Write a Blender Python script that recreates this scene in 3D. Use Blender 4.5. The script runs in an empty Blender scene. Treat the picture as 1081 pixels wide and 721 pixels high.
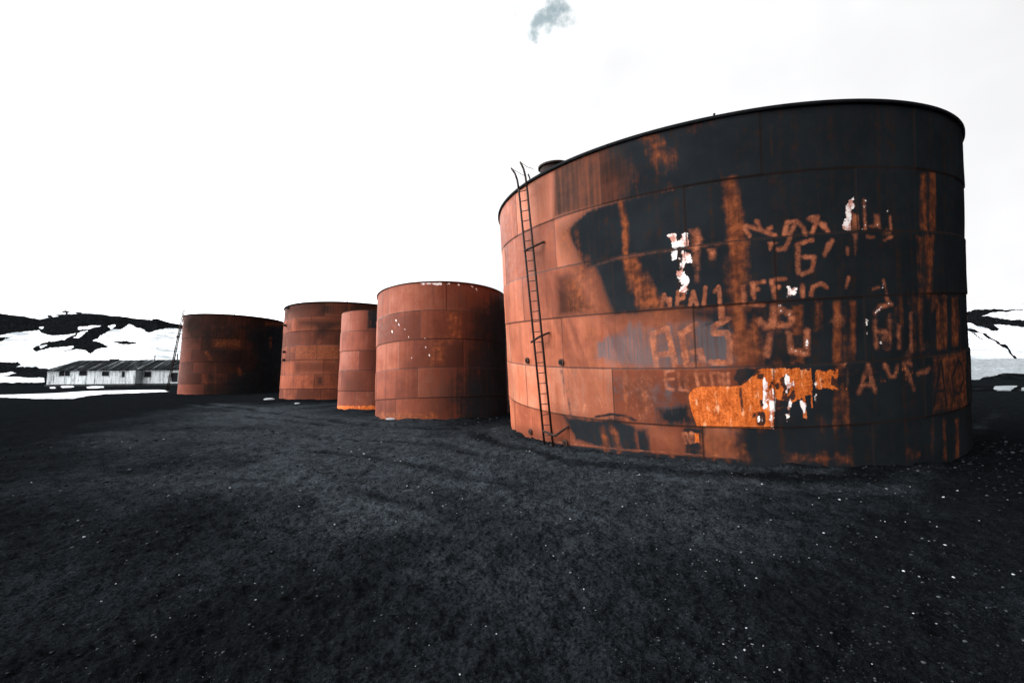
import bpy, bmesh, math, random
import numpy as np
from mathutils import Vector, Matrix
random.seed(7); rng = np.random.default_rng(11)
scn = bpy.context.scene
COL = scn.collection
R_ = math.radians

# ------------------------------------------------------------------ camera model (photo pixels 1081x721)
F, PITCH, ROLL, EYE = 430.0, 0.08, -0.01, 1.6
cP, sP, cR, sR = math.cos(PITCH), math.sin(PITCH), math.cos(ROLL), math.sin(ROLL)
XH, FW, UP = np.array([1., 0, 0]), np.array([0, cP, sP]), np.array([0, -sP, cP])
EYEP = np.array([0, 0, EYE])

def ray(x, y):
    X, Y = np.asarray(x, float) - 540.5, np.asarray(y, float) - 360.5
    px, py = X * cR + Y * sR, -X * sR + Y * cR
    d = px[..., None] * XH - py[..., None] * UP + F * FW
    return d / F                                     # forward component 1

def at_ground(x, y, z=0.0):
    d = ray(x, y); k = (z - EYE) / d[..., 2]
    return EYEP + d * k[..., None]

def at_depth(x, y, Y):
    d = ray(x, y); k = np.asarray(Y, float) / d[..., 1]
    return EYEP + d * k[..., None]

# ------------------------------------------------------------------ numpy noise
def _hash(ix, iy, seed):
    h = (ix.astype(np.int64) * 374761393 + iy.astype(np.int64) * 668265263 + seed * 1274126177) & 0xFFFFFFFF
    h = ((h ^ (h >> 13)) * 1274126177) & 0xFFFFFFFF
    return ((h ^ (h >> 16)) & 0xFFFF) / 65535.0

def vnoise(x, y, seed=0):
    ix, iy = np.floor(x), np.floor(y); fx, fy = x - ix, y - iy
    fx = fx * fx * fx * (fx * (fx * 6 - 15) + 10); fy = fy * fy * fy * (fy * (fy * 6 - 15) + 10)
    a, b = _hash(ix, iy, seed), _hash(ix + 1, iy, seed)
    c, d = _hash(ix, iy + 1, seed), _hash(ix + 1, iy + 1, seed)
    return (a * (1 - fx) + b * fx) * (1 - fy) + (c * (1 - fx) + d * fx) * fy

def fbm(x, y, oct=4, seed=0, gain=0.5):
    s = np.zeros(np.broadcast(x, y).shape); a = 1.0; t = 0.0
    for o in range(oct):
        c, q = math.cos(o * 0.9), math.sin(o * 0.9)
        s = s + a * vnoise((x * c - y * q) * 2 ** o + 17 * o, (x * q + y * c) * 2 ** o - 9 * o, seed + o); t += a; a *= gain
    return s / t

def smooth(e0, e1, x):
    t = np.clip((x - e0) / (e1 - e0), 0, 1); return t * t * (3 - 2 * t)

# ------------------------------------------------------------------ 2-D distance helpers
def seg_dist(px, py, a, b):
    ax, ay = a; bx, by = b; dx, dy = bx - ax, by - ay
    t = np.clip(((px - ax) * dx + (py - ay) * dy) / (dx * dx + dy * dy + 1e-12), 0, 1)
    return np.hypot(px - ax - t * dx, py - ay - t * dy)

def line_dist(px, py, pts):
    d = np.full(px.shape, 1e9)
    for a, b in zip(pts[:-1], pts[1:]): d = np.minimum(d, seg_dist(px, py, a, b))
    return d

def poly_sdf(px, py, pts):
    d = np.full(px.shape, 1e9); ins = np.zeros(px.shape, bool); n = len(pts)
    for i in range(n):
        a, b = pts[i], pts[(i + 1) % n]
        d = np.minimum(d, seg_dist(px, py, a, b))
        c = ((a[1] > py) != (b[1] > py)) & (px < (b[0] - a[0]) * (py - a[1]) / ((b[1] - a[1]) + 1e-12) + a[0])
        ins ^= c
    return np.where(ins, -d, d)

# ------------------------------------------------------------------ objects
def tag(o, label=None, cat=None, group=None, kind=None):
    if label: o['label'] = label
    if cat: o['category'] = cat
    if group: o['group'] = group
    if kind: o['kind'] = kind
    return o

def empty(name, parent=None, mat=None):
    o = bpy.data.objects.new(name, None); COL.objects.link(o); o.empty_display_size = 0.2
    if parent: o.parent = parent
    if mat is not None: o.matrix_local = mat
    return o

def link_mesh(name, me, m=None, parent=None, smoothed=False):
    o = bpy.data.objects.new(name, me); COL.objects.link(o)
    if m: me.materials.append(m)
    if parent: o.parent = parent
    if smoothed: me.polygons.foreach_set('use_smooth', np.ones(len(me.polygons), bool))
    return o

def grid_mesh(name, P, wrap=False):
    """P: rows x cols x 3"""
    r, c = P.shape[:2]
    idx = np.arange(r * c).reshape(r, c)
    nx = np.roll(idx, -1, 1) if wrap else idx[:, 1:]
    a = idx if wrap else idx[:, :-1]
    q = np.stack([a[:-1], nx[:-1], nx[1:], a[1:]], -1).reshape(-1, 4)
    me = bpy.data.meshes.new(name)
    me.vertices.add(r * c); me.vertices.foreach_set('co', P.reshape(-1).astype(np.float32))
    me.loops.add(q.size); me.loops.foreach_set('vertex_index', q.reshape(-1).astype(np.int32))
    me.polygons.add(len(q)); me.polygons.foreach_set('loop_start', np.arange(0, q.size, 4, dtype=np.int32))
    me.polygons.foreach_set('use_smooth', np.ones(len(q), bool))
    me.update(calc_edges=True); me.validate()
    return me

def attr(me, name, v):
    a = me.attributes.new(name, 'FLOAT', 'POINT')
    a.data.foreach_set('value', np.asarray(v, np.float32).reshape(-1))

class MB:
    def __init__(s): s.bm = bmesh.new()
    def box(s, c, size, rot=None):
        m = Matrix.Translation(Vector(c)) @ ((rot.to_4x4() if rot else Matrix.Identity(4))) @ Matrix.Diagonal((*size, 1))
        bmesh.ops.create_cube(s.bm, size=1, matrix=m); return s
    def tube(s, a, b, r, seg=8, r2=None):
        a, b = Vector(a), Vector(b); d = b - a
        q = Vector((0, 0, 1)).rotation_difference(d.normalized())
        bmesh.ops.create_cone(s.bm, cap_ends=True, segments=seg, radius1=r, radius2=r if r2 is None else r2, depth=d.length,
                              matrix=Matrix.Translation((a + b) / 2) @ q.to_matrix().to_4x4()); return s
    def path(s, pts, r, seg=8):
        for a, b in zip(pts[:-1], pts[1:]): s.tube(a, b, r, seg)
        for p in pts[1:-1]:
            bmesh.ops.create_icosphere(s.bm, subdivisions=1, radius=r * 1.02, matrix=Matrix.Translation(Vector(p)))
        return s
    def poly(s, pts):
        s.bm.faces.new([s.bm.verts.new(Vector(p)) for p in pts]); return s
    def build(s, name, m, parent=None, bevel=0, smoothed=False):
        if bevel:
            bmesh.ops.bevel(s.bm, geom=list(s.bm.edges), offset=bevel, segments=1, affect='EDGES', profile=0.5)
        bmesh.ops.recalc_face_normals(s.bm, faces=list(s.bm.faces))
        me = bpy.data.meshes.new(name); s.bm.to_mesh(me); s.bm.free()
        return link_mesh(name, me, m, parent, smoothed)

# ------------------------------------------------------------------ node helpers
class NT:
    def __init__(s, name):
        s.m = bpy.data.materials.new(name); s.m.use_nodes = True; s.t = s.m.node_tree
        s.t.nodes.clear()
        s.out = s.t.nodes.new('ShaderNodeOutputMaterial'); s.b = s.t.nodes.new('ShaderNodeBsdfPrincipled')
        s.t.links.new(s.b.outputs[0], s.out.inputs['Surface'])
        s.co = s.t.nodes.new('ShaderNodeTexCoord')
    def put(s, inp, v):
        if isinstance(v, bpy.types.NodeSocket): s.t.links.new(v, inp)
        elif v is not None:
            if isinstance(v, (tuple, list)) and len(v) == 3 and inp.type == 'RGBA': v = (*v, 1)
            inp.default_value = v
    def math(s, op, a, b=None, clamp=False):
        n = s.t.nodes.new('ShaderNodeMath'); n.operation = op; n.use_clamp = clamp
        s.put(n.inputs[0], a)
        if b is not None: s.put(n.inputs[1], b)
        return n.outputs[0]
    def mix(s, f, a, b, mode='MIX'):
        n = s.t.nodes.new('ShaderNodeMix'); n.data_type = 'RGBA'; n.blend_type = mode; n.clamp_factor = True
        s.put(n.inputs[0], f); s.put(n.inputs[6], a); s.put(n.inputs[7], b); return n.outputs[2]
    def ramp(s, v, e0, e1, o0=0.0, o1=1.0):
        n = s.t.nodes.new('ShaderNodeMapRange'); n.interpolation_type = 'SMOOTHSTEP'
        s.put(n.inputs[0], v)
        for i, x in enumerate((e0, e1, o0, o1)): n.inputs[i + 1].default_value = x
        return n.outputs[0]
    def map(s, scale, src='Object', loc=(0, 0, 0)):
        n = s.t.nodes.new('ShaderNodeMapping'); s.put(n.inputs[0], s.co.outputs[src])
        n.inputs['Scale'].default_value = scale; n.inputs['Location'].default_value = loc; return n.outputs[0]
    def noise(s, scale, detail=4, rough=0.55, vec=None, dist=0.0):
        n = s.t.nodes.new('ShaderNodeTexNoise'); s.put(n.inputs['Vector'], vec or s.co.outputs['Object'])
        n.inputs['Scale'].default_value = scale; n.inputs['Detail'].default_value = detail
        n.inputs['Roughness'].default_value = rough; n.inputs['Distortion'].default_value = dist; return n.outputs[0]
    def voro(s, scale, vec=None, out='Distance', feature='F1'):
        n = s.t.nodes.new('ShaderNodeTexVoronoi'); n.feature = feature; s.put(n.inputs['Vector'], vec or s.co.outputs['Object'])
        n.inputs['Scale'].default_value = scale; return n.outputs[out]
    def attr(s, name):
        n = s.t.nodes.new('ShaderNodeAttribute'); n.attribute_name = name; return n.outputs['Fac']
    def bump(s, h, strength, dist):
        n = s.t.nodes.new('ShaderNodeBump'); s.put(n.inputs['Height'], h)
        n.inputs['Strength'].default_value = strength; n.inputs['Distance'].default_value = dist
        s.t.links.new(n.outputs[0], s.b.inputs['Normal']); return n
    def done(s, col, rough=0.8, spec=0.25, metal=0.0):
        s.put(s.b.inputs['Base Color'], col); s.put(s.b.inputs['Roughness'], rough)
        s.put(s.b.inputs['Specular IOR Level'], spec); s.put(s.b.inputs['Metallic'], metal); return s.m

def simple(name, c, rough=0.75, var=0.35, scale=6, spec=0.25, bump=0.2):
    n = NT(name); a = n.noise(scale, 5, 0.6); b = n.noise(scale * 7, 3)
    f = n.math('ADD', n.math('MULTIPLY', a, 0.65), n.math('MULTIPLY', b, 0.35))
    col = n.mix(n.ramp(f, 0.35, 0.65), tuple(x * (1 - var) for x in c), tuple(min(1, x * (1 + var)) for x in c))
    if bump: n.bump(f, bump, 0.02)
    return n.done(col, rough, spec)

TAR = (0.0118, 0.0142, 0.0165)
SOOT_SHADE = (0.026, 0.017, 0.015)  # film colour for sooty washes and for painted shade

def tank_material(name, base, deep, pale, spec=0.05):
    """weathered plate steel: faded red lead, rust, tarry coat, sooty film with painted shade, paint flakes (all placed by the shell's own masks)"""
    n = NT(name)
    n1 = n.noise(1.3, 6, 0.62); n2 = n.noise(7, 5, 0.6); n3 = n.noise(34, 3, 0.6)
    st = n.noise(1.0, 5, 0.6, n.map((7, 7, 0.22))); st2 = n.noise(1.0, 4, 0.6, n.map((26, 26, 0.8), loc=(3, 1, 5)))
    plate = n.attr('plate')
    # base coat: faded lead paint with darker runs and rust bloom
    f = n.math('ADD', n.math('MULTIPLY', n1, 0.5), n.math('ADD', n.math('MULTIPLY', st, 0.32), n.math('MULTIPLY', n2, 0.18)))
    f = n.math('ADD', f, n.math('MULTIPLY', n.math('SUBTRACT', plate, 0.5), 0.32))
    col = n.mix(n.ramp(f, 0.36, 0.62), deep, base)
    col = n.mix(n.math('MULTIPLY', n.ramp(n.math('ADD', f, n.math('MULTIPLY', n.math('SUBTRACT', n3, 0.5), 0.25)), 0.56, 0.74), 0.75), col, pale)
    col = n.mix(n.math('MULTIPLY', n.ramp(st2, 0.5, 0.8), 0.35), col, tuple(0.45 * x for x in deep))
    sp = n.ramp(n.math('ADD', n.math('MULTIPLY', n2, 0.6), n.math('MULTIPLY', n3, 0.4)), 0.60, 0.68)
    col = n.mix(n.math('MULTIPLY', sp, 0.5), col, (0.10, 0.035, 0.02))
    edge = n.math('SUBTRACT', n.math('ADD', n.math('MULTIPLY', n2, 0.5), n.math('ADD', n.math('MULTIPLY', n3, 0.25), n.math('MULTIPLY', st2, 0.25))), 0.5)
    run = n.math('SUBTRACT', n.math('ADD', n.math('MULTIPLY', st, 0.55), n.math('ADD', n.math('MULTIPLY', n1, 0.2), n.math('MULTIPLY', n2, 0.25))), 0.5)
    def layer(col, a, c, amp, w, src=edge, op=1.0):
        av = n.attr(a)
        gate = n.math('MULTIPLY', av, 5.0, clamp=True)
        k = n.ramp(n.math('ADD', av, n.math('MULTIPLY', n.math('MULTIPLY', src, gate), amp)), 0.5 - w, 0.5 + w)
        return n.mix(n.math('MULTIPLY', k, op), col, c)
    sk = n.math('MULTIPLY', n.attr('soot_shade'), n.ramp(n.math('ADD', n.math('MULTIPLY', st, 0.5), n.math('MULTIPLY', n1, 0.5)), 0.30, 0.62, 0.70, 1.12))
    col = n.mix(n.math('MINIMUM', sk, 0.97), col, n.mix(n2, SOOT_SHADE, tuple(0.6 * x for x in SOOT_SHADE)))
    col = layer(col, 'grey', n.mix(n1, (0.045, 0.055, 0.066), (0.10, 0.098, 0.105)), 1.9, 0.28, n.math('ADD', n.math('MULTIPLY', run, 0.7), edge), n.ramp(st2, 0.35, 0.65, 0.85, 0.45))
    tarc = n.mix(n.ramp(n1, 0.35, 0.7), TAR, tuple(1.35 * x for x in TAR))
    tarc = n.mix(n.math('MULTIPLY', n.ramp(n.math('ADD', n.math('MULTIPLY', st, 0.6), n.math('MULTIPLY', n2, 0.4)), 0.50, 0.68), 0.75), tarc, (0.034, 0.017, 0.012))
    mixed = n.math('ADD', n.math('MULTIPLY', run, 0.75), n.math('MULTIPLY', edge, 0.75))
    col = layer(col, 'tar_shade', tarc, 1.3, 0.24, mixed, 1.0)
    col = layer(col, 'rust', n.mix(n.ramp(n.math('ADD', n.math('MULTIPLY', st2, 0.3), n.math('MULTIPLY', n2, 0.7)), 0.34, 0.66), (0.10, 0.028, 0.012), (0.25, 0.070, 0.028)), 1.5, 0.32, run, n.ramp(n2, 0.3, 0.7, 0.55, 0.95))
    oc = n.mix(n.ramp(n.math('ADD', n.math('MULTIPLY', st2, 0.22), n.math('ADD', n.math('MULTIPLY', n3, 0.40), n.math('MULTIPLY', n2, 0.38))), 0.38, 0.62), (0.30, 0.056, 0.010), (0.72, 0.170, 0.036))
    oc = n.mix(n.math('MULTIPLY', n.ramp(n.noise(1, 4, 0.6, n.map((11, 11, 3))), 0.58, 0.70), 0.6), oc, (0.90, 0.48, 0.27))
    col = layer(col, 'orange', oc, 1.1, 0.05)
    col = layer(col, 'stroke', n.mix(n.ramp(n.math('ADD', n.math('MULTIPLY', n2, 0.7), n.math('MULTIPLY', n3, 0.3)), 0.38, 0.64), (0.20, 0.060, 0.030), (0.46, 0.150, 0.075)), 0.9, 0.30, edge, n.ramp(n.noise(3.2, 5, 0.65), 0.38, 0.62, 0.50, 0.98))
    col = layer(col, 'dark', tarc, 1.6, 0.10, edge, 0.93)
    col = layer(col, 'flake', n.mix(n.ramp(n2, 0.42, 0.56), (0.50, 0.22, 0.17), (0.92, 0.84, 0.80)), 3.2, 0.08)
    col = layer(col, 'seam', (0.022, 0.014, 0.012), 0.9, 0.25, edge, 0.72)
    h = n.math('ADD', n.math('MULTIPLY', n2, 0.6), n.math('MULTIPLY', n3, 0.4))
    n.bump(h, 0.22, 0.012)
    tk = n.ramp(n.attr('tar_shade'), 0.3, 0.7)
    return n.done(col, n.ramp(n2, 0.3, 0.7, 0.50, 0.70), n.math('MULTIPLY', spec, n.math('SUBTRACT', 1.0, n.math('MAXIMUM', tk, n.math('MULTIPLY', n.attr('soot_shade'), 1.0, clamp=True)))))

M_iron = simple('dark_iron', (0.022, 0.013, 0.011), 0.7, 0.5, 20, 0.1)
M_rim = simple('tarred_rim', (0.010, 0.011, 0.0125), 0.8, 0.3, 8, 0.05)
M_rustbar = simple('rusty_bar', (0.06, 0.028, 0.02), 0.8, 0.4, 20)

# ------------------------------------------------------------------ tanks
class Tank:
    def __init__(s, C, R, lean, seams, top, res, arc=86):
        s.C, s.R, s.top, s.seams = np.array(C, float), R, top, sorted(seams)
        n = np.array([lean[0], lean[1], 1.]); n /= np.linalg.norm(n)
        a = np.cross([0, 1., 0], n); a /= np.linalg.norm(a); b = np.cross(n, a)
        s.a, s.b, s.n = a, b, n
        v = EYEP - s.C; s.mid = math.atan2(v @ b, v @ a)
        half = R_(arc); nd = int(2 * half * R / res)
        s.th = np.concatenate([np.linspace(s.mid - half, s.mid + half, nd, endpoint=False),
                               np.linspace(s.mid + half, s.mid - half + 2 * math.pi, 40, endpoint=False)])
        s.z = np.concatenate([[-1.6, -0.9], np.arange(-0.45, top, res), [top]])
        s.TH, s.Z = np.meshgrid(s.th, s.z); s.S = (s.TH - s.mid) * R
        s.att = {k: np.zeros(s.S.shape) for k in ('soot_shade', 'grey', 'tar_shade', 'rust', 'orange', 'stroke', 'flake', 'dark', 'seam')}
    def local(s, P): 
        q = P - s.C; return np.stack([q @ s.a, q @ s.b, q @ s.n], -1)
    def hit(s, x, y, R=None):
        """photo pixel -> (arc metres, height) on the shell"""
        R = R or s.R
        d = ray(x, y); o = EYEP - s.C
        dx, dy, dz = d @ s.a, d @ s.b, d @ s.n; ox, oy, oz = o @ s.a, o @ s.b, o @ s.n
        A = dx * dx + dy * dy; B = ox * dx + oy * dy; Cc = ox * ox + oy * oy - R * R
        k = (-B - np.sqrt(np.maximum(B * B - A * Cc, 0))) / A
        th = np.arctan2(oy + k * dy, ox + k * dx)
        dth = (th - s.mid + math.pi) % (2 * math.pi) - math.pi
        return np.stack([dth * s.R, oz + k * dz], -1)
    def pt(s, x, y, off=0.0):
        q = s.hit(x, y, s.R + off); th = s.mid + q[..., 0] / s.R
        return Vector(((s.R + off) * math.cos(th), (s.R + off) * math.sin(th), float(q[..., 1])))
    def _pts(s, pts):
        p = np.array(pts, float); return [tuple(v) for v in s.hit(p[:, 0], p[:, 1])]
    def region(s, a, pts, soft=0.05, val=1.0):
        q = s._pts(pts); d = poly_sdf(s.S, s.Z, q)
        s.att[a] = np.maximum(s.att[a], val * np.clip(0.5 - d / (2 * soft), 0, 1))
        if a == 'tar_shade': s.att['soot_shade'] = np.maximum(s.att['soot_shade'], 0.85 * val * np.clip(0.85 - d / (2 * soft + 0.45), 0, 1))
    def cut(s, a, pts, soft=0.05, val=1.0):
        q = s._pts(pts); d = poly_sdf(s.S, s.Z, q)
        s.att[a] = s.att[a] * (1 - val * np.clip(0.5 - d / (2 * soft), 0, 1))
    def strokes(s, a, lines, w=0.035, soft=0.03, val=1.0):
        for pts in lines:
            d = line_dist(s.S, s.Z, s._pts(pts)) - w
            s.att[a] = np.maximum(s.att[a], val * np.clip(0.5 - d / (2 * soft), 0, 1))
    def plates(s, n, seed, seamw=0.014, phase=None):
        """sheet tint, seam lines and lap steps"""
        r = np.random.default_rng(seed)
        lv = [-9] + s.seams + [99]
        s.att['plate'] = np.full(s.S.shape, 0.5); s.step = np.zeros(s.S.shape)
        for k in range(len(lv) - 1):
            row = (s.Z >= lv[k]) & (s.Z < lv[k + 1])
            w = 2 * math.pi * s.R / n; ph = (r.random() if phase is None else phase[k % len(phase)]) * w
            q = (s.S - ph) / w; i = np.floor(q).astype(int); tint = r.random(n + 4)
            s.att['plate'] = np.where(row, tint[i % n], s.att['plate'])
            d = np.abs(q - np.round(q)) * w
            s.att['seam'] = np.maximum(s.att['seam'], np.where(row, 0.95 * np.clip(1 - d / (2.2 * seamw), 0, 1), 0))
            s.step = np.where(row, 0.007 * (i % 2) + 0.010 * (k % 2), s.step)
        for z in s.seams:
            d = np.abs(s.Z - z - 0.006 * (fbm(s.S * 0.8, s.S * 0, 3, seed) - 0.5))
            s.att['seam'] = np.maximum(s.att['seam'], np.clip(1.1 - d / (2.2 * seamw), 0, 1))
    def build(s, root_label, mat, group, rim=0.05, seed=1, rim_mat=None, dent=0.02):
        m = Matrix.Identity(4)
        for i in range(3): m[i][0], m[i][1], m[i][2], m[i][3] = s.a[i], s.b[i], s.n[i], s.C[i]
        root = empty('storage_tank', None, m); tag(root, root_label, 'tank', group)
        r = s.R + s.step + dent * (fbm(s.S * 0.45, s.Z * 0.55, 3, seed) - 0.5) * 2 + 0.006 * (fbm(s.S * 2.5, s.Z * 2.5, 2, seed + 5) - 0.5)
        P = np.stack([r * np.cos(s.TH), r * np.sin(s.TH), s.Z], -1)
        me = grid_mesh('shell', P, wrap=True)
        for k, v in s.att.items(): attr(me, k, v)
        link_mesh('shell', me, mat, root)
        # roof: shallow cone
        ang = np.linspace(0, 2 * math.pi, 96, endpoint=False)
        rr = np.array([s.R + 0.02, s.R * 0.66, s.R * 0.33, 0.02]); zz = np.array([s.top - 0.005, s.top - 0.10, s.top - 0.06, s.top - 0.02])
        P = np.stack([rr[:, None] * np.cos(ang), rr[:, None] * np.sin(ang), np.repeat(zz[:, None], 96, 1)], -1)
        link_mesh('roof', grid_mesh('roof', P, True), rim_mat or M_rim, root)
        # rim angle ring (slightly uneven)
        ang = np.linspace(0, 2 * math.pi, 260, endpoint=False)
        pr = [(s.R - 0.05, s.top - 0.01), (s.R - 0.05, s.top + rim * 0.5), (s.R + rim * 1.1, s.top + rim * 0.5), (s.R + rim * 1.2, s.top + rim * 0.3),
              (s.R + rim * 1.2, s.top - rim * 0.6), (s.R + rim * 0.9, s.top - rim * 0.7), (s.R - 0.01, s.top - rim * 0.7)]
        wob = 0.012 * (fbm(np.cos(ang) * 3 + 5, np.sin(ang) * 3 + 5, 3, seed) - 0.5)
        P = np.stack([np.stack([p[0] * np.cos(ang), p[0] * np.sin(ang), p[1] + wob], -1) for p in pr])
        link_mesh('rim_ring', grid_mesh('rim_ring', P, True), rim_mat or M_rim, root)
        s.root = root; return root

GROUP = 'rusted storage tanks in a row'

# ================= the large tank
big = Tank((5.567, 12.576, 0), 5.597, (-0.046, -0.097), [1.25, 2.29, 3.37, 4.44, 5.50], 6.57, 0.02)
def c2a(P, ox, oy, sc): return [(ox + x / sc, oy + y / sc) for x, y in P]
def A2(*P): return c2a(P, 685, 200, 5.55)       # photo close-ups: origin and enlargement
def A3(*P): return c2a(P, 780, 195, 5.55)
def A4(*P): return c2a(P, 870, 195, 5.547)
def A5(*P): return c2a(P, 670, 315, 4.37)
def A6(*P): return c2a(P, 790, 310, 4.508)
def A7(*P): return c2a(P, 890, 310, 3.793)
def C3(*P): return c2a(P, 520, 290, 3.435)
T = big
T.plates(13, 5, 0.013, phase=[0.04, 0.46, 0.02, 0.50, 0.0, 0.45])
# tarry coat and sooty washes, shade painted in towards the right -----------------------------------------------------------
T.region('tar_shade', [(640, 150), (760, 118), (1030, 95), (1030, 195), (970, 188), (860, 184), (765, 196), (650, 224), (665, 185)], 0.5, 1.0)
T.region('tar_shade', [(700, 150), (1030, 110), (1030, 200), (860, 190), (765, 198), (710, 206)], 0.15)
T.region('soot_shade', [(583, 165), (700, 120), (700, 210), (583, 234)], 0.12, 0.86)
T.region('soot_shade', [(556, 190), (584, 170), (583, 234), (570, 240)], 0.35, 0.66)
T.region('soot_shade', [(552, 246), (578, 236), (590, 286), (560, 292)], 0.35, 0.34)
T.region('soot_shade', [(612, 160), (700, 120), (700, 210), (612, 226)], 0.5, 0.92)
T.region('soot_shade', [(640, 285), (700, 272), (700, 330), (640, 333)], 0.3, 0.5)
T.region('soot_shade', [(586, 290), (604, 287), (632, 331), (588, 335)], 0.16, 0.82)
T.region('soot_shade', [(586, 300), (600, 305), (620, 332), (589, 335)], 0.12, 0.92)
T.region('soot_shade', [(690, 335), (800, 326), (800, 389), (690, 389)], 0.45, 0.70)
T.region('soot_shade', [(628, 395), (660, 390), (735, 392), (760, 420), (745, 452), (690, 448), (640, 440)], 0.45, 0.62)
T.region('soot_shade', [(700, 392), (790, 390), (740, 410), (728, 450), (700, 448)], 0.2, 0.72)
T.region('soot_shade', [(590, 440), (780, 452), (780, 490), (590, 470)], 0.35, 0.40)
T.region('soot_shade', [(760, 452), (860, 452), (860, 495), (750, 488)], 0.35, 0.75)
T.region('soot_shade', [(960, 300), (1030, 300), (1030, 500), (960, 500)], 0.4, 0.45)
T.region('soot_shade', [(592, 391), (606, 391), (618, 440), (600, 438)], 0.2, 0.5)
T.region('tar_shade', [(599, 244), (620, 224), (655, 212), (765, 190), (860, 180), (1030, 184), (1030, 262), (765, 258), (655, 272), (618, 284)], 0.10)
T.region('tar_shade', [(629, 280), (655, 272), (760, 258), (760, 321), (700, 326), (672, 330), (648, 331)], 0.12)
T.region('tar_shade', [(672, 272), (1030, 240), (1030, 318), (700, 326)], 0.08, 1.0)
T.region('tar_shade', [(790, 330), (1030, 290), (1030, 520), (860, 510), (800, 392)], 0.6, 1.0)
T.region('tar_shade', [(700, 326), (765, 321), (1030, 305), (1030, 378), (893, 384), (800, 389), (790, 365), (740, 340)], 0.30, 0.86)
T.region('tar_shade', [(800, 318), (1030, 300), (1030, 375), (893, 386), (800, 389)], 0.15, 0.93)
T.region('tar_shade', [(788, 389), (893, 384), (1030, 370), (1030, 510), (790, 500), (770, 470), (785, 452)], 0.18, 1.0)
T.region('tar_shade', [(690, 428), (740, 420), (740, 452), (696, 450)], 0.15, 0.75)
T.region('tar_shade', C3((255, 510), (380, 522), (440, 515), (520, 545), (540, 645), (430, 640), (300, 600)), 0.10, 0.80)
T.region('tar_shade', C3((515, 555), (560, 560), (580, 655), (530, 650)), 0.10, 0.85)
T.region('tar_shade', C3((690, 552), (765, 555), (775, 660), (700, 655)), 0.08, 0.90)
T.region('tar_shade', C3((860, 556), (1000, 560), (1000, 700), (880, 690)), 0.15, 0.75)
T.region('tar_shade', [(540, 459), (578, 466.5), (622, 472), (695, 478.5), (760, 483), (830, 486), (1020, 484), (1020, 530), (830, 520), (690, 510), (530, 490)], 0.03, 1.0)  # foot strip painted dark for the shadowed gap at the ground
T.strokes('tar_shade', [[(594, 392), (600, 420), (603, 437)]], 0.07, 0.12, 0.6)
T.strokes('tar_shade', [C3((375, 515), (430, 505), (480, 510), (520, 528))], 0.03, 0.04, 0.95)
# grey under-paint ---------------------------------------------------
T.region('grey', [(628, 378), (632, 360), (655, 350), (665, 342), (690, 346), (735, 336), (775, 336), (775, 388), (670, 388), (640, 380)], 0.16)
T.region('grey', [(640, 392), (735, 392), (728, 448), (690, 446), (650, 425)], 0.40, 0.52)
T.region('grey', [(690, 420), (735, 425), (735, 448), (700, 446)], 0.15, 0.75)
# rust runs over the tar ---------------------------------------------
T.region('rust', [(582, 238), (600, 240), (640, 330), (606, 330)], 0.35, 0.85)
T.region('rust', [(672, 140), (690, 142), (712, 172), (704, 184)], 0.22, 0.74)
T.strokes('rust', [[(656, 214), (660, 240), (660, 271)]], 0.05, 0.09, 0.88)
T.region('rust', [(656, 274), (672, 273), (704, 326), (676, 329)], 0.14, 0.95)
T.region('rust', [(764, 190), (774, 188), (787, 255), (790, 345), (772, 345), (766, 256)], 0.13, 0.98)
T.region('rust', [(775, 335), (800, 338), (806, 380), (778, 386)], 0.16, 0.85)
T.region('rust', [(770, 352), (790, 350), (800, 365), (790, 378), (772, 374)], 0.10, 0.95)
T.region('rust', [(970, 182), (979, 181), (979, 245), (970, 245)], 0.06, 0.80)
T.region('rust', [(981, 181), (989, 182), (989, 246), (981, 246)], 0.06, 0.74)
T.region('rust', [(967, 248), (985, 248), (984, 316), (969, 316)], 0.08, 0.76)
for xa, xb, y0, y1, v in [(836, 848, 322, 384, .72), (860, 868, 318, 350, .55), (879, 888, 318, 384, .74), (897, 904, 318, 382, .66), (942, 948, 322, 372, .50), (964, 976, 312, 372, .72),
                      (982, 990, 308, 330, .55), (988, 1000, 310, 370, .66), (1004, 1012, 312, 366, .6)]:
    T.region('rust', [(xa, y0), (xb, y0), (xb, y1), (xa, y1)], 0.05, v)
T.region('rust', [(984, 376), (1018, 368), (1020, 430), (984, 437)], 0.08, 0.72)
for xa, xb in [(980, 986), (994, 1000), (1008, 1013)]:
    T.region('rust', [(xa, 440), (xb, 440), (xb, 486), (xa, 486)], 0.06, 0.62)
T.region('rust', [(730, 458), (775, 455), (790, 484), (735, 482)], 0.20, 0.75)
T.region('rust', [(830, 478), (895, 478), (900, 489), (830, 489)], 0.12, 0.66)
T.region('rust', [(955, 472), (985, 472), (985, 487), (955, 488)], 0.12, 0.55)
for (x, y, x2, y2) in [(636, 452, 640, 474), (648, 454, 655, 476), (690, 455, 694, 480), (706, 457, 709, 481)]:
    T.strokes('rust', [[(x, y), (x2, y2)]], 0.05, 0.10, 0.9)
T.strokes('stroke', [[(546, 457.5), (578, 464.8), (622, 470.3), (695, 476.5), (760, 481)]], 0.006, 0.03, 0.9)
T.strokes('rust', [[(658, 335), (660, 360), (661, 388)], [(660, 392), (663, 445)]], 0.05, 0.09, 0.95)
T.region('rust', [(660, 392), (692, 392), (692, 440), (672, 446)], 0.25, 0.72)
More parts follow.
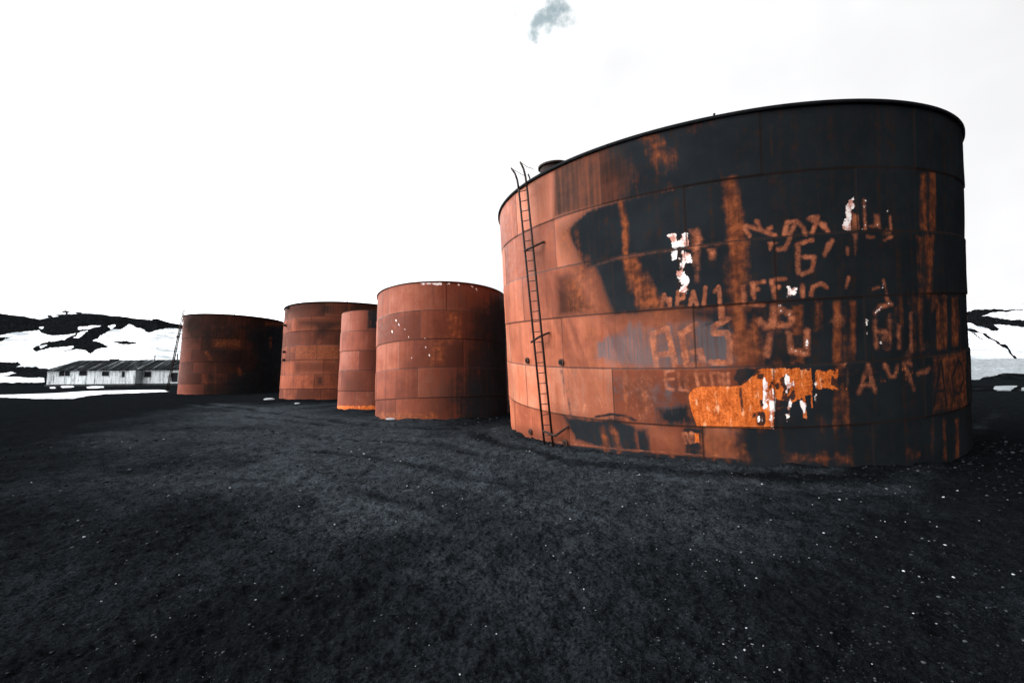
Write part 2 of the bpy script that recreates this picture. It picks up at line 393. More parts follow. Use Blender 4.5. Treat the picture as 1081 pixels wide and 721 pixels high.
# bright orange paint ------------------------------------------------
T.region('orange', A5((250, 450), (258, 430), (275, 415), (300, 407), (360, 404), (440, 405), (490, 402), (520, 380), (560, 330), (640, 322), (640, 600), (500, 597), (380, 594), (287, 588), (262, 520)), 0.02)
T.region('orange', A6((60, 352), (300, 350), (310, 450), (300, 480), (250, 500), (200, 520), (120, 500), (110, 640), (0, 640), (0, 420)), 0.05, 0.80)
T.region('orange', A6((300, 350), (440, 350), (435, 465), (310, 462)), 0.07, 0.60)
T.region('orange', A6((250, 480), (272, 480), (280, 600), (255, 590)), 0.03, 0.75)
T.region('orange', A6((292, 460), (306, 460), (308, 555), (294, 550)), 0.03, 0.7)
T.region('orange', A6((458, 350), (475, 350), (482, 425), (460, 470)), 0.03, 0.72)
T.region('orange', [(893, 386), (965, 381), (968, 404), (893, 412)], 0.08, 0.40)
T.region('dark', A5((470, 325), (530, 320), (590, 335), (520, 372), (480, 400), (455, 372)), 0.06, 0.95)
T.region('dark', A5((470, 400), (500, 405), (505, 450), (510, 520), (488, 525), (472, 450)), 0.05, 0.62)
T.region('dark', A5((560, 340), (600, 345), (590, 375), (560, 370)), 0.04, 0.75)
T.region('dark', A6((50, 505), (80, 500), (85, 530), (55, 540)), 0.03, 0.9)
T.region('dark', A6((10, 560), (45, 560), (40, 590), (15, 595)), 0.05, 0.75)
T.region('dark', A6((120, 545), (235, 545), (235, 640), (120, 640)), 0.06, 0.80)
T.region('dark', A6((190, 420), (230, 420), (225, 480), (200, 480)), 0.05, 0.6)
T.strokes('stroke', [A6((135, 550), (165, 535), (195, 550), (200, 580), (175, 600), (140, 590), (130, 565), (135, 550))], 0.03, 0.03, 0.45)
# painted words ------------------------------------------------------
big_letters = [A5((100, 315), (82, 165), (150, 140), (188, 310)), A5((105, 260), (180, 255)),
    A5((285, 120), (215, 160), (240, 310), (318, 300), (305, 240), (270, 245)),
    A5((430, 95), (365, 130), (365, 160), (425, 160), (436, 200), (438, 295), (352, 296)), A5((400, 40), (402, 90))]
LETTERS = big_letters
T.strokes('stroke', [A5((140, 335), (145, 412), (178, 420)), A5((142, 375), (180, 370)), A5((140, 338), (180, 334)), A5((200, 338), (210, 420), (246, 425)),
    A5((282, 350), (290, 400)), A5((282, 350), (318, 345), (326, 390)), A5((350, 345), (358, 398)), A5((350, 345), (385, 342), (392, 395)), A5((405, 345), (410, 398)), A5((430, 345), (432, 398))], 0.03, 0.03, 0.78)
T.strokes('stroke', [A2((78, 685), (88, 615), (122, 680), (125, 640)), A2((165, 672), (172, 600), (205, 600), (200, 640), (172, 645)), A2((240, 680), (260, 600), (282, 680)),
    A2((245, 650), (275, 650)), A2((322, 672), (330, 575)), A2((385, 600), (408, 570), (416, 662))], 0.034, 0.025, 0.92)
T.strokes('stroke', [C3((690, 575), (700, 610)), C3((700, 575), (718, 608)), C3((718, 608), (720, 572)), C3((725, 575), (730, 605))], 0.03, 0.025, 0.9)
T.region('orange', C3((730, 570), (748, 572), (750, 610), (732, 610)), 0.03, 0.8)
T.strokes('stroke', [A3((40, 240), (120, 262), (212, 296)), A3((105, 215), (130, 260)), A3((40, 262), (60, 300)), A3((270, 290), (285, 222), (340, 214), (380, 250), (390, 290)), A3((300, 290), (325, 240)),
    A3((410, 200), (462, 185), (450, 240), (430, 282)), A3((480, 230), (522, 272)), A3((300, 310), (270, 380)), A3((230, 380), (270, 372)),
    A3((345, 515), (345, 350), (425, 324)), A3((380, 425), (440, 425), (425, 500), (370, 525)), A3((545, 330), (500, 410)),
    A3((85, 660), (75, 580), (142, 570)), A3((80, 620), (110, 615)), A3((207, 662), (190, 560), (268, 550)), A3((196, 605), (230, 600)), A3((370, 590), (370, 655)),
    A3((420, 645), (430, 602), (480, 580), (512, 605)), A3((20, 595), (30, 700)), A3((70, 700), (140, 705))], 0.040, 0.035, 0.85)
T.region('stroke', A3((160, 250), (200, 238), (205, 262), (170, 272)), 0.04)
T.region('stroke', A3((165, 335), (232, 340), (205, 352), (180, 392)), 0.03)
T.region('stroke', A3((410, 195), (468, 180), (460, 235), (420, 215)), 0.04)
T.region('stroke', A2((235, 238), (280, 225), (322, 290), (300, 330), (292, 440), (262, 430), (246, 300)), 0.08, 0.80)
T.region('stroke', A2((335, 350), (396, 345), (388, 415), (350, 412)), 0.06, 0.80)
T.region('stroke', A2((262, 440), (300, 440), (300, 560), (270, 560)), 0.08, 0.5)
T.region('flake', A2((102, 262), (160, 255), (172, 302), (182, 262), (236, 250), (240, 335), (180, 340), (150, 350), (122, 300)), 0.03, 0.95)
T.region('flake', A2((135, 365), (165, 360), (170, 400), (195, 362), (245, 362), (246, 430), (215, 440), (206, 470), (212, 500), (236, 505), (235, 560), (232, 612), (166, 602), (200, 560), (165, 522), (152, 470), (180, 470), (178, 430), (132, 412)), 0.035, 0.86)
T.region('flake', A3((285, 595), (342, 600), (335, 650), (262, 668), (278, 625)), 0.05, 0.74)
T.region('flake', A3((160, 330), (232, 332), (205, 348)), 0.02, 0.5)
T.region('flake', A4((145, 92), (175, 75), (186, 125), (166, 150), (160, 230), (155, 270), (102, 265), (106, 215), (126, 190), (126, 150)), 0.025, 0.97)
T.region('stroke', A4((165, 160), (196, 180), (206, 260), (160, 272)), 0.05, 0.95)
T.region('stroke', A4((290, 170), (326, 170), (332, 260), (270, 250), (262, 240), (290, 230)), 0.05, 0.85)
T.region('flake', A4((305, 215), (316, 215), (316, 262), (306, 266)), 0.02, 0.7)
T.region('stroke', A4((150, 285), (195, 285), (195, 300), (185, 420), (172, 420), (170, 310)), 0.05, 0.66)
T.strokes('flake', [A4((240, 92), (240, 96)), A4((238, 125), (239, 130)), A4((236, 195), (240, 200)), A4((238, 235), (241, 240)), A4((215, 270), (225, 268)), A4((303, 325), (305, 330)), A4((372, 155), (375, 160))], 0.02, 0.03, 0.75)
T.strokes('stroke', [A4((235, 90), (238, 260)), A4((385, 190), (392, 260)), A4((250, 305), (290, 310)), A4((350, 325), (392, 305)), A4((0, 420), (18, 350), (48, 325)), A4((125, 605), (138, 545)), A4((130, 370), (134, 410)),
    A4((285, 612), (320, 600)), A4((345, 560), (362, 635)), A4((5, 230), (15, 270))], 0.035, 0.035, 0.70)
T.strokes('flake', [A4((126, 605), (137, 548)), A4((345, 575), (352, 630)), A4((335, 605), (368, 615))], 0.018, 0.03, 0.55)
T.strokes('stroke', [A6((55, 130), (80, 165), (116, 150), (122, 70)), A6((150, 150), (195, 150), (205, 120)), A6((102, 195), (92, 292)), A6((190, 190), (205, 275), (282, 285), (276, 180)), A6((150, 75), (190, 90))], 0.06, 0.05, 0.85)
T.strokes('flake', [A6((200, 262), (280, 285), (278, 220)), A6((150, 72), (160, 85)), A6((150, 60), (150, 66)), A6((183, 80), (190, 95))], 0.022, 0.035, 0.66)
T.region('dark', A6((205, 195), (262, 192), (262, 262), (215, 262)), 0.06, 0.85)
T.region('dark', A6((110, 180), (185, 185), (190, 280), (250, 300), (240, 330), (100, 320)), 0.12, 0.8)
T.strokes('stroke', [A7((128, 78), (150, 50), (192, 42), (172, 20)), A7((125, 110), (130, 212)), A7((185, 85), (186, 180)), A7((130, 150), (186, 155)), A7((270, 80), (270, 232)), A7((222, 130), (222, 215)),
    A7((60, 398), (97, 288), (126, 392)), A7((165, 285), (185, 330), (205, 330), (215, 290)), A7((240, 280), (282, 382)), A7((250, 275), (268, 280)), A7((10, 285), (18, 365)), A7((298, 320), (330, 310), (342, 300)), A7((75, 365), (120, 365))], 0.05, 0.05, 0.72)
T.strokes('flake', [A7((92, 100), (95, 160)), A7((150, 195), (151, 199)), A7((132, 72), (150, 55)), A7((180, 40), (190, 36))], 0.022, 0.03, 0.72)
T.strokes('dark', [A7((362, 445), (388, 268), (412, 445)), A7((375, 390), (405, 388)), A7((455, 268), (432, 330), (440, 395), (462, 400), (478, 340), (470, 285), (455, 268))], 0.05, 0.06, 0.75)
T.strokes('stroke', [C3((335, 470), (332, 500)), C3((335, 470), (365, 478), (362, 500)), C3((385, 445), (400, 480), (410, 505)), C3((85, 520), (100, 525), (100, 545)), C3((110, 500), (130, 515))], 0.02, 0.02, 0.6)
# scattered chips in the writing
wl = smooth(0.2, 0.8, (T.S - T.hit(770, 250)[0]) / 1.5) * (1 - smooth(0, 1.2, T.S - T.hit(950, 250)[0])) * smooth(1.3, 2.2, T.Z) * (1 - smooth(4.6, 5.0, T.Z))
T.att['stroke'] = np.maximum(T.att['stroke'], 0.42 * wl * smooth(0.55, 0.75, fbm(T.S * 2.2, T.Z * 1.6, 4, 31)))
rb = smooth(0.50, 0.8, fbm(T.S * 3.0, T.Z * 0.25, 3, 77))
T.att['rust'] = np.maximum(T.att['rust'], 0.55 * rb * smooth(1.0, 1.3, T.Z) * (1 - smooth(3.3, 3.5, T.Z)))
er = 0.86 + 0.34 * fbm(T.S * 3.2, T.Z * 3.2, 3, 88)
T.att['flake'] = T.att['flake'] * np.clip(0.22 + 1.25 * fbm(T.S * 7, T.Z * 11, 3, 89), 0, 1)
T.att['rust'] = T.att['rust'] * (0.30 + 1.25 * fbm(T.S * 4.0, T.Z * 1.1, 4, 90))
T.att['rust'] = T.att['rust'] * (1 - 0.22 * smooth(-0.5, 1.0, T.S - T.hit(900, 300)[0]))
T.att['soot_shade'] = np.maximum(T.att['soot_shade'], 0.26 * smooth(0.48, 0.68, fbm(T.S * 0.9, T.Z * 0.55, 4, 96)))
T.att['soot_shade'] = np.maximum(T.att['soot_shade'], 0.45 * smooth(0.50, 0.66, fbm(T.S * 3.2 + T.Z * 1.2, T.Z * 0.35, 4, 97)) * smooth(-1.2, 0.0, T.S - T.hit(600, 380)[0]))
T.att['flake'] = np.maximum(T.att['flake'], 0.62 * smooth(0.60, 0.70, fbm(T.S * 9, T.Z * 3.0, 4, 94)) * smooth(0, 0.2, T.S - T.hit(790, 420)[0]) * (1 - smooth(-0.2, 0.2, T.S - T.hit(862, 420)[0])) * smooth(1.28, 1.34, T.Z) * (1 - smooth(2.2, 2.27, T.Z)))
T.strokes('flake', [A6((100, 460), (112, 520), (104, 590), (112, 632))], 0.03, 0.03, 0.8)
T.att['dark'] = np.maximum(T.att['dark'], 0.9 * smooth(0.52, 0.66, fbm(T.S * 4, T.Z * 3, 4, 92)) * smooth(0, 0.3, T.S - T.hit(786, 420)[0]) * (1 - smooth(-0.3, 0.3, T.S - T.hit(905, 420)[0])) * smooth(1.25, 1.3, T.Z) * (1 - smooth(2.27, 2.3, T.Z)))
T.att['stroke'] = T.att['stroke'] * np.where(T.S > T.hit(800, 300)[0], np.clip(er - 0.06, 0, 1), np.clip(er + 0.12, 0, 1))
T.strokes('stroke', LETTERS, 0.050, 0.03, 1.0)
sr = random.Random(4)
for i in range(70):
    x, y = sr.uniform(664, 690), sr.uniform(394, 446); l = sr.uniform(3, 8)
    T.strokes('stroke', [[(x, y), (x + l * 0.35, y + l)]], 0.006, 0.02, sr.uniform(0.5, 0.85))
for i in range(60):
    x, y = sr.uniform(545, 575), sr.uniform(430, 458)
    T.strokes('stroke', [[(x, y), (x + sr.uniform(-3, 3), y + sr.uniform(-3, 3))]], 0.003, 0.02, sr.uniform(0.4, 0.7))
M_big = tank_material('faded_red_lead_and_tar', (0.41, 0.118, 0.058), (0.22, 0.052, 0.022), (0.52, 0.215, 0.135), 0.18)
broot = T.build('largest and nearest rusted tank, its black tarred face covered in flaking painted letters', M_big, GROUP, rim=0.05, seed=3)

# ladder of the large tank
lad = empty('ladder', broot)
def rail_pts(px, off=0.2): return [T.pt(x, y, off) for x, y in px]
La = rail_pts([(574.5, 467), (547.6, 199.7)]); Lb = rail_pts([(583.2, 466), (556.2, 197.5)])
La = [La[0] + (La[0] - La[1]).normalized() * 0.25, La[1]]; Lb = [Lb[0] + (Lb[0] - Lb[1]).normalized() * 0.25, Lb[1]]
topA = rail_pts([(546.0, 190), (543.5, 183), (539.9, 178)]); topB = rail_pts([(554.6, 186), (552.5, 178), (549.3, 171.5)])
MB().path(La + topA, 0.024).build('rail', M_iron, lad, smoothed=True)
MB().path(Lb + topB, 0.024).build('rail', M_iron, lad, smoothed=True)
nr = 26
for i in range(nr):
    t = (i + 0.7) / nr
    a, b = La[0].lerp(La[1], t), Lb[0].lerp(Lb[1], t)
    MB().tube(a, b, 0.011, 6).build('rung', M_iron, lad, smoothed=True)
for (x0, y0), (x1, y1), (x2, y2) in [((553.6, 264.8), (563, 260.5), (574.5, 255.2)), ((560.8, 361.3), (568.5, 356), (580, 351)), ((573.5, 455), (586, 460), (600, 450))]:
    pa, pb = T.pt(x0, y0, 0.21), T.pt(x1, y1, 0.21); pc = T.pt(x2, y2, 0.02)
    MB().path([pa, pb, pc], 0.026, 6).build('bracket', M_iron, lad)
# thin guard rods from the ladder head back to the roof
def inward(p, d, dz): 
    k = 1 - d / math.hypot(p.x, p.y); return Vector((p.x * k, p.y * k, p.z + dz))
hp = T.pt(560.5, 190, -0.15)
MB().path([topB[-1], T.pt(556.5, 176.5, 0.05), T.pt(563, 178.5, -0.2)], 0.006, 5).build('guard_wire', M_iron, lad)
MB().path([topA[-1], T.pt(547.5, 182.5, 0.1), T.pt(554, 186, -0.1)], 0.006, 5).build('guard_wire', M_iron, lad)
MB().path([T.pt(559.8, 200, -0.08), T.pt(559.2, 188, -0.08), T.pt(557.5, 184, -0.05)], 0.018, 6).build('guard_post', M_iron, lad, smoothed=True)
# roof hatch
q = T.pt(570.5, 184, 0.0); th = math.atan2(q.y, q.x); cr = T.R - 0.42; hc = Vector((cr * math.cos(th), cr * math.sin(th), T.top))
MB().tube(hc + Vector((0, 0, -0.2)), hc + Vector((0, 0, 0.235)), 0.33, 32).build('roof_hatch', M_iron, broot, smoothed=False)
hat = [o for o in broot.children if o.name.startswith('roof_hatch')][0]
MB().tube(hc + Vector((0, 0, 0.235)), hc + Vector((0, 0, 0.275)), 0.37, 32).tube(hc + Vector((0, 0, 0.275)), hc + Vector((0, 0, 0.32)), 0.37, 32, 0.2).build('hatch_lid', M_iron, hat)
# small bolted nozzles on the shell
for x, y in [(557.5, 380.5), (593.5, 382.3), (561, 455.5), (597.5, 467)]:
    p = T.pt(x, y, 0.0); o_ = Vector((p.x, p.y, 0)).normalized()
    fl = MB().tube(p - o_ * 0.03, p + o_ * 0.05, 0.075, 18).build('flange', M_rustbar, broot)
    MB().tube(p + o_ * 0.05, p + o_ * 0.065, 0.045, 14).build('plug', M_rim if y < 400 else M_iron, fl)
# nuts of bolts around the rim top
for x, y in [(754, 121.5), (641, 154)]:
    p = T.pt(x, y, 0.06); MB().box(p + Vector((0, 0, 0.01)), (0.035, 0.035, 0.03)).build('rim_lug', M_rim, broot, bevel=0.008)

# ================= the other tanks
t4 = Tank((-2.915, 17.348, 0), 2.734, (-0.021, 0.073), [0.60, 1.68, 2.72, 3.80], 4.88, 0.022); T = t4
T.plates(7, 12, 0.013, phase=[0.25, 0.62, 0.30, 0.66, 0.05])
E4 = lambda *P: c2a(P, 385, 285, 4.244)
T.region('soot_shade', E4((380, 60), (640, 60), (690, 720), (280, 720), (260, 560), (300, 400)), 1.5, 0.97)  # left-to-right falloff into shade, painted as a dark gradient
T.region('soot_shade', E4((520, 60), (680, 60), (690, 720), (420, 720), (430, 480)), 0.8, 0.97)
T.region('tar_shade', E4((540, 150), (680, 90), (690, 720), (400, 720), (420, 480), (500, 440)), 0.9, 0.86)  # black runs together with painted shade on the right side
T.region('soot_shade', E4((60, 600), (330, 600), (330, 640), (60, 650)), 0.3, 0.35)
for x, y0, y1, w, v in [(305, 62, 150, .05, .62), (350, 70, 190, .06, .66), (430, 75, 200, .05, .62), (470, 80, 180, .06, .74), (515, 80, 180, .05, .7), (355, 190, 310, .09, .6), (425, 190, 320, .06, .7), (300, 190, 230, .03, .5)]:
    T.strokes('soot_shade', [E4((x, y0), (x + 4, y1))], w, 0.16, min(1, v + 0.15))
T.region('rust', E4((360, 180), (440, 180), (440, 320), (365, 320)), 0.30, 0.62)
T.region('rust', E4((300, 310), (360, 310), (355, 420), (300, 430)), 0.22, 0.72)
T.region('rust', E4((60, 640), (330, 640), (330, 672), (60, 672)), 0.10, 0.86)
for p in [(250, 250), (180, 265), (140, 225), (240, 345), (196, 300), (280, 330), (210, 232), (153, 243), (121, 270), (227, 300), (270, 305), (273, 345), (288, 380), (208, 390), (265, 222), (122, 275), (212, 228)]:
    T.strokes('flake', [E4(p, (p[0] + 3, p[1] + 5))], 0.008, 0.035, 0.9)
T.region('flake', E4((250, 50), (345, 52), (345, 68), (250, 66)), 0.03, 0.9)
T.strokes('flake', [E4((420, 66), (432, 67)), E4((478, 74), (486, 75)), E4((500, 85), (503, 95)), E4((370, 62), (380, 62))], 0.02, 0.04, 0.8)
M_t4 = tank_material('red_lead_steel', (0.250, 0.060, 0.028), (0.130, 0.029, 0.014), (0.34, 0.115, 0.070), 0.12)
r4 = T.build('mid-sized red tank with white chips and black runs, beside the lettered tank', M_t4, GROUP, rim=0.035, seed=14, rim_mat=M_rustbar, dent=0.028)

t3 = Tank((-6.939, 21.374, 0), 2.003, (0.016, 0.024), [0.82, 1.81, 2.75, 3.71], 4.70, 0.025); T = t3
T.plates(6, 23, 0.013, phase=[0.45, 0.95, 0.5, 0.9, 0.2])
E3 = lambda *P: c2a(P, 285, 300, 5.15)
T.region('orange', E3((360, 655), (600, 655), (600, 690), (360, 682)), 0.10, 0.72)
T.region('tar_shade', E3((530, 130), (600, 120), (600, 245), (532, 245)), 0.08, 0.72)
T.region('soot_shade', E3((520, 130), (640, 120), (640, 690), (530, 690)), 0.4, 0.6)
T.region('soot_shade', E3((390, 480), (560, 480), (560, 650), (385, 650)), 0.5, 0.45)
M_t3 = tank_material('pinkish_red_lead_steel', (0.25, 0.061, 0.032), (0.15, 0.035, 0.018), (0.32, 0.120, 0.080), 0.12)
T.build('slim small pinkish tank with an orange band at its foot, before a wider tank', M_t3, GROUP, rim=0.012, seed=24, rim_mat=M_rustbar, dent=0.022)

t2 = Tank((-12.664, 32.423, 0), 5.016, (0.009, 0.033), [0.57, 1.56, 2.54, 3.55, 4.54, 5.5], 6.5, 0.035); T = t2
T.plates(17, 31, 0.016)
E2 = lambda *P: c2a(P, 285, 300, 5.15)
T.region('soot_shade', E2((140, 185), (390, 175), (600, 100), (600, 250), (390, 250), (240, 320), (235, 250), (150, 240)), 0.5, 0.85)
T.region('soot_shade', E2((250, 90), (600, 85), (600, 250), (250, 180)), 0.5, 0.85)
T.region('soot_shade', E2((80, 100), (600, 85), (600, 170), (85, 180)), 0.4, 0.66)
T.region('soot_shade', E2((245, 490), (300, 490), (300, 560), (245, 560)), 0.3, 0.8)
T.region('soot_shade', E2((130, 415), (375, 415), (375, 488), (130, 488)), 0.3, 0.62)
T.region('soot_shade', E2((340, 200), (420, 190), (420, 660), (345, 640)), 0.5, 0.72)
T.region('soot_shade', E2((225, 250), (380, 250), (380, 640), (225, 640)), 0.6, 0.38)
T.region('soot_shade', E2((100, 560), (380, 560), (380, 640), (100, 640)), 0.3, 0.3)
T.region('rust', E2((140, 335), (370, 335), (370, 408), (140, 408)), 0.12, 0.66)
M_t2 = tank_material('patchy_red_lead_steel', (0.27, 0.066, 0.030), (0.105, 0.026, 0.013), (0.32, 0.105, 0.058))
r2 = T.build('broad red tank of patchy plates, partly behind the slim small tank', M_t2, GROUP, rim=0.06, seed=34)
for px, py in [(302.8, 325), (300.3, 343.5), (299.2, 371.5), (298.7, 380)]:
    p = T.pt(px + 1.2, py, 0.05); MB().box(p, (0.22, 0.16, 0.16)).build('lug', M_rim, r2, bevel=0.02)
p = T.pt(366.5, 318.6, -0.3); MB().tube((p.x, p.y, T.top - 0.1), (p.x, p.y, T.top + 0.33), 0.03).build('vent_pipe', M_iron, r2)

t1 = Tank((-28.507, 41.724, 0), 4.372, (0.010, 0.023), [0.9, 1.9, 2.87, 4.0, 5.17, 6.25], 7.37, 0.04); T = t1
T.plates(13, 41, 0.02)
E1 = lambda *P: c2a(P, 165, 315, 6.27)
T.region('soot_shade', E1((150, 50), (900, 50), (900, 720), (240, 720), (250, 430), (170, 260)), 1.6, 0.92)
T.region('soot_shade', E1((120, 60), (900, 60), (900, 270), (170, 260)), 0.8, 0.86)
T.region('tar_shade', E1((600, 200), (900, 100), (900, 740), (430, 740), (470, 560), (640, 420)), 1.6, 0.95)  # black right side: tarry coat with shade painted in
T.att['soot_shade'] = T.att['soot_shade'] * (0.72 + 0.5 * fbm(T.S * 0.9, T.Z * 0.9, 3, 9))
T.region('rust', E1((370, 268), (570, 265), (570, 330), (370, 330)), 0.4, 0.66)
T.region('rust', E1((720, 150), (850, 150), (840, 190), (720, 185)), 0.3, 0.6)
T.strokes('rust', [E1((755, 265), (758, 320)), E1((545, 470), (560, 500)), E1((310, 510), (330, 560)), E1((330, 360), (360, 400))], 0.18, 0.3, 0.7)
M_t1 = tank_material('dark_weathered_steel', (0.18, 0.042, 0.022), (0.080, 0.021, 0.012), (0.21, 0.066, 0.040))
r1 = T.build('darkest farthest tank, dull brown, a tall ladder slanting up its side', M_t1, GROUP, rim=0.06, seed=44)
p = T.pt(247.3, 333, -0.3); MB().tube((p.x, p.y, T.top - 0.1), (p.x, p.y, T.top + 0.32), 0.035).build('vent_pipe', M_iron, r1)
# slanting access ladder
lad1 = empty('ladder', r1)
def t1pt(x, y, Y): return Vector(T.local(at_depth(np.array(x), np.array(y), Y)))
Ys = 39.8
ra, rb_ = [t1pt(175.6, 413, Ys), t1pt(193.4, 327.5, Ys)], [t1pt(177.0, 414, Ys + 0.55), t1pt(194.9, 327.5, Ys + 0.55)]
for rr in (ra, rb_): MB().tube(rr[0], rr[1], 0.045).build('rail', M_iron, lad1, smoothed=True)
for i in range(24):
    t = (i + 0.5) / 24; MB().tube(ra[0].lerp(ra[1], t), rb_[0].lerp(rb_[1], t), 0.009, 5).build('rung', M_iron, lad1)
for y, x0 in [(349.3, 189.0), (352.5, 188.2), (375.3, 183.4)]:
    MB().tube(t1pt(x0, y, Ys + 0.3), t1pt(193.5, y, Ys + 1.6), 0.03).build('strut', M_iron, lad1)
MB().box(t1pt(187.6, 355.5, Ys), (0.16, 0.16, 0.16)).build('clamp', M_iron, lad1, bevel=0.02)

t6 = Tank((0.62, 27.5, 0), 2.3, (0, 0), [0.9, 1.9, 2.9, 3.9], 4.95, 0.05); T = t6
T.plates(6, 51, 0.016)
M_t6 = tank_material('plain_red_lead_steel', (0.24, 0.07, 0.04), (0.16, 0.045, 0.026), (0.28, 0.11, 0.07))
r6 = T.build('mostly hidden tank, a thin red sliver in the gap before the largest tank', M_t6, GROUP, rim=0.03, seed=54, rim_mat=M_rustbar)
# roof railing of the hidden tank
rail6 = empty('roof_railing', r6)
ang = np.linspace(0, 2 * math.pi, 17)
for hgt in (0.35, 0.75):
    MB().path([Vector((2.15 * math.cos(a), 2.15 * math.sin(a), T.top + hgt)) for a in ang], 0.02, 6).build('rail', M_iron, rail6)
for a in ang[:-1:2]:
    MB().tube((2.15 * math.cos(a), 2.15 * math.sin(a), T.top), (2.15 * math.cos(a), 2.15 * math.sin(a), T.top + 0.77), 0.022, 6).build('post', M_iron, rail6)
TANKS = [big, t4, t3, t2, t1, t6]

# ------------------------------------------------------------------ ground
M = NT('black_volcanic_ash')
falloff_track = M.attr('falloff_track'); snow = M.attr('snow')
g1 = M.noise(0.55, 6, 0.6); g2 = M.noise(5, 6, 0.65); g3 = M.noise(42, 5, 0.7); g4 = M.noise(160, 2, 0.6)
gr = M.math('ADD', M.math('MULTIPLY', g2, 0.22), M.math('ADD', M.math('MULTIPLY', g3, 0.48), M.math('MULTIPLY', g4, 0.30)))
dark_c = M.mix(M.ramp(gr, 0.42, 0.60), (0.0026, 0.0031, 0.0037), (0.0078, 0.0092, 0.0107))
bright_c = M.mix(M.ramp(gr, 0.42, 0.60), (0.0055, 0.0066, 0.0078), (0.050, 0.060, 0.069))
gc = M.mix(M.ramp(M.math('ADD', falloff_track, M.math('MULTIPLY', M.math('SUBTRACT', g1, 0.5), 0.8)), 0.1, 0.9), dark_c, bright_c)  # ash colour carries the painted edge falloff and the track tone
gc = M.mix(M.math('MULTIPLY', M.ramp(M.voro(26), 0.20, 0.08), M.ramp(M.noise(3, 3), 0.56, 0.74)), gc, (0.05, 0.056, 0.060))
sn = M.ramp(M.math('ADD', snow, M.math('MULTIPLY', M.math('SUBTRACT', M.noise(0.9, 5, 0.6), 0.5), 0.5)), 0.45, 0.55)
gc = M.mix(sn, gc, (0.82, 0.85, 0.88))
M.bump(M.math('ADD', M.math('MULTIPLY', g2, 0.5), M.math('ADD', M.math('MULTIPLY', g3, 0.35), M.math('MULTIPLY', g4, 0.15))), 1.0, 0.09)
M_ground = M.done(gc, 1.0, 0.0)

def gp(*P):
    a = np.array(P, float); q = at_ground(a[:, 0], a[:, 1]); return [(v[0], v[1]) for v in q]
RUTS = [(gp((420, 452), (368, 459), (322, 469), (304, 487), (324, 500), (376, 516), (440, 540)), 0.22, 0.07),
        (gp((200, 425), (260, 431), (320, 440), (400, 449), (470, 450)), 0.28, -0.12),
        (gp((240, 436), (330, 446), (400, 452), (520, 452)), 0.22, -0.09),
        (gp((300, 452), (360, 462), (440, 466), (520, 480), (600, 500)), 0.22, -0.08),
        (gp((250, 470), (330, 475), (420, 485), (520, 505), (640, 540)), 0.18, -0.07),
        (gp((180, 500), (300, 505), (400, 520), (520, 560)), 0.15, -0.06),
        (gp((1040, 428), (900, 506), (760, 500), (600, 486), (530, 470), (490, 450)), 0.25, 0.03)]
def ground_z(x, y, fine=True):
    d = np.hypot(x, y)
    z = 0.10 * (fbm(x * 0.12, y * 0.12, 3, 3) - 0.5) * smooth(6, 30, d)
    near = 1 - smooth(25, 60, d)
    z = z + near * 0.10 * (fbm(x * 0.9, y * 0.9, 4, 5) - 0.5) + near * 0.085 * (fbm(x * 3.6, y * 3.6, 4, 6, 0.6) - 0.5)
    if fine:
        m = smooth(9, 4, d) if False else 1 - smooth(8, 24, d)
        z = z + m * 0.055 * (fbm(x * 13, y * 13, 3, 8, 0.65) - 0.5)
    wx = x + 0.5 * (fbm(x * 0.7, y * 0.7, 3, 21) - 0.5); wy = y + 0.5 * (fbm(x * 0.7, y * 0.7, 3, 22) - 0.5)
    box = (d < 60)
    for pts, w, h in RUTS:
        q = line_dist(np.where(box, wx, 1e3), np.where(box, wy, 1e3), pts) / w
        e0 = np.minimum(np.hypot(wx - pts[0][0], wy - pts[0][1]), np.hypot(wx - pts[-1][0], wy - pts[-1][1]))
        k = 0.6 * smooth(0.2, 2.5, e0) * (0.4 + 1.0 * fbm(x * 0.5, y * 0.5, 2, 25))
        z = z + k * (h * np.exp(-q * q) - 0.45 * h * np.exp(-(q - 2.0) ** 2))
    # ash drifted against the tank feet
    for t in TANKS:
        q = np.hypot(x - t.C[0], y - t.C[1]) - t.R
        z = z + 0.09 * np.exp(-np.clip(q, -0.2, 9) ** 2 / 0.18) * (fbm(x * 1.7, y * 1.7, 3, 15) + 0.1)
    return z - 0.03
az = np.concatenate([np.linspace(R_(-66), R_(66), 900), np.linspace(R_(66), R_(294), 90)[1:-1]])
rad = np.concatenate([[0.05, 0.8, 1.5], np.geomspace(2.0, 14, 420), np.geomspace(14, 70, 260)[1:], np.geomspace(70, 3500, 90)[1:]])
AZ, RD = np.meshgrid(az, rad); GX, GY = RD * np.sin(AZ), RD * np.cos(AZ)
GZ = ground_z(GX, GY)
# snow lying on the flat by the hut, ash brightened mid-scene with edge falloff painted in
snow_p = [c2a(P, 0, 310, 5.148) for P in (
    [(-900, 560), (0, 553), (260, 545), (420, 535), (600, 530), (905, 526), (915, 533), (700, 541), (560, 546), (470, 556), (400, 570), (200, 571), (100, 567), (0, 562), (-900, 575)],
    [(330, 503), (400, 500), (400, 509), (340, 512)], [(470, 506), (560, 502), (565, 512), (480, 515)], [(270, 508), (300, 506), (300, 516), (275, 516)])]
sn_a = np.zeros(GX.shape)
far = (GY > 25) & (GX < -10)
for P in snow_p:
    a = gp(*[(x, max(y, 403.2)) for x, y in P])
    # anisotropic: compare in bearing / log depth so thin strips survive
    d = poly_sdf(GX[far], GY[far], a)
    sn_a[far] = np.maximum(sn_a[far], np.clip(0.5 - d / 1.6, 0, 1))
GZ = GZ + 0.12 * smooth(0.3, 1, sn_a)
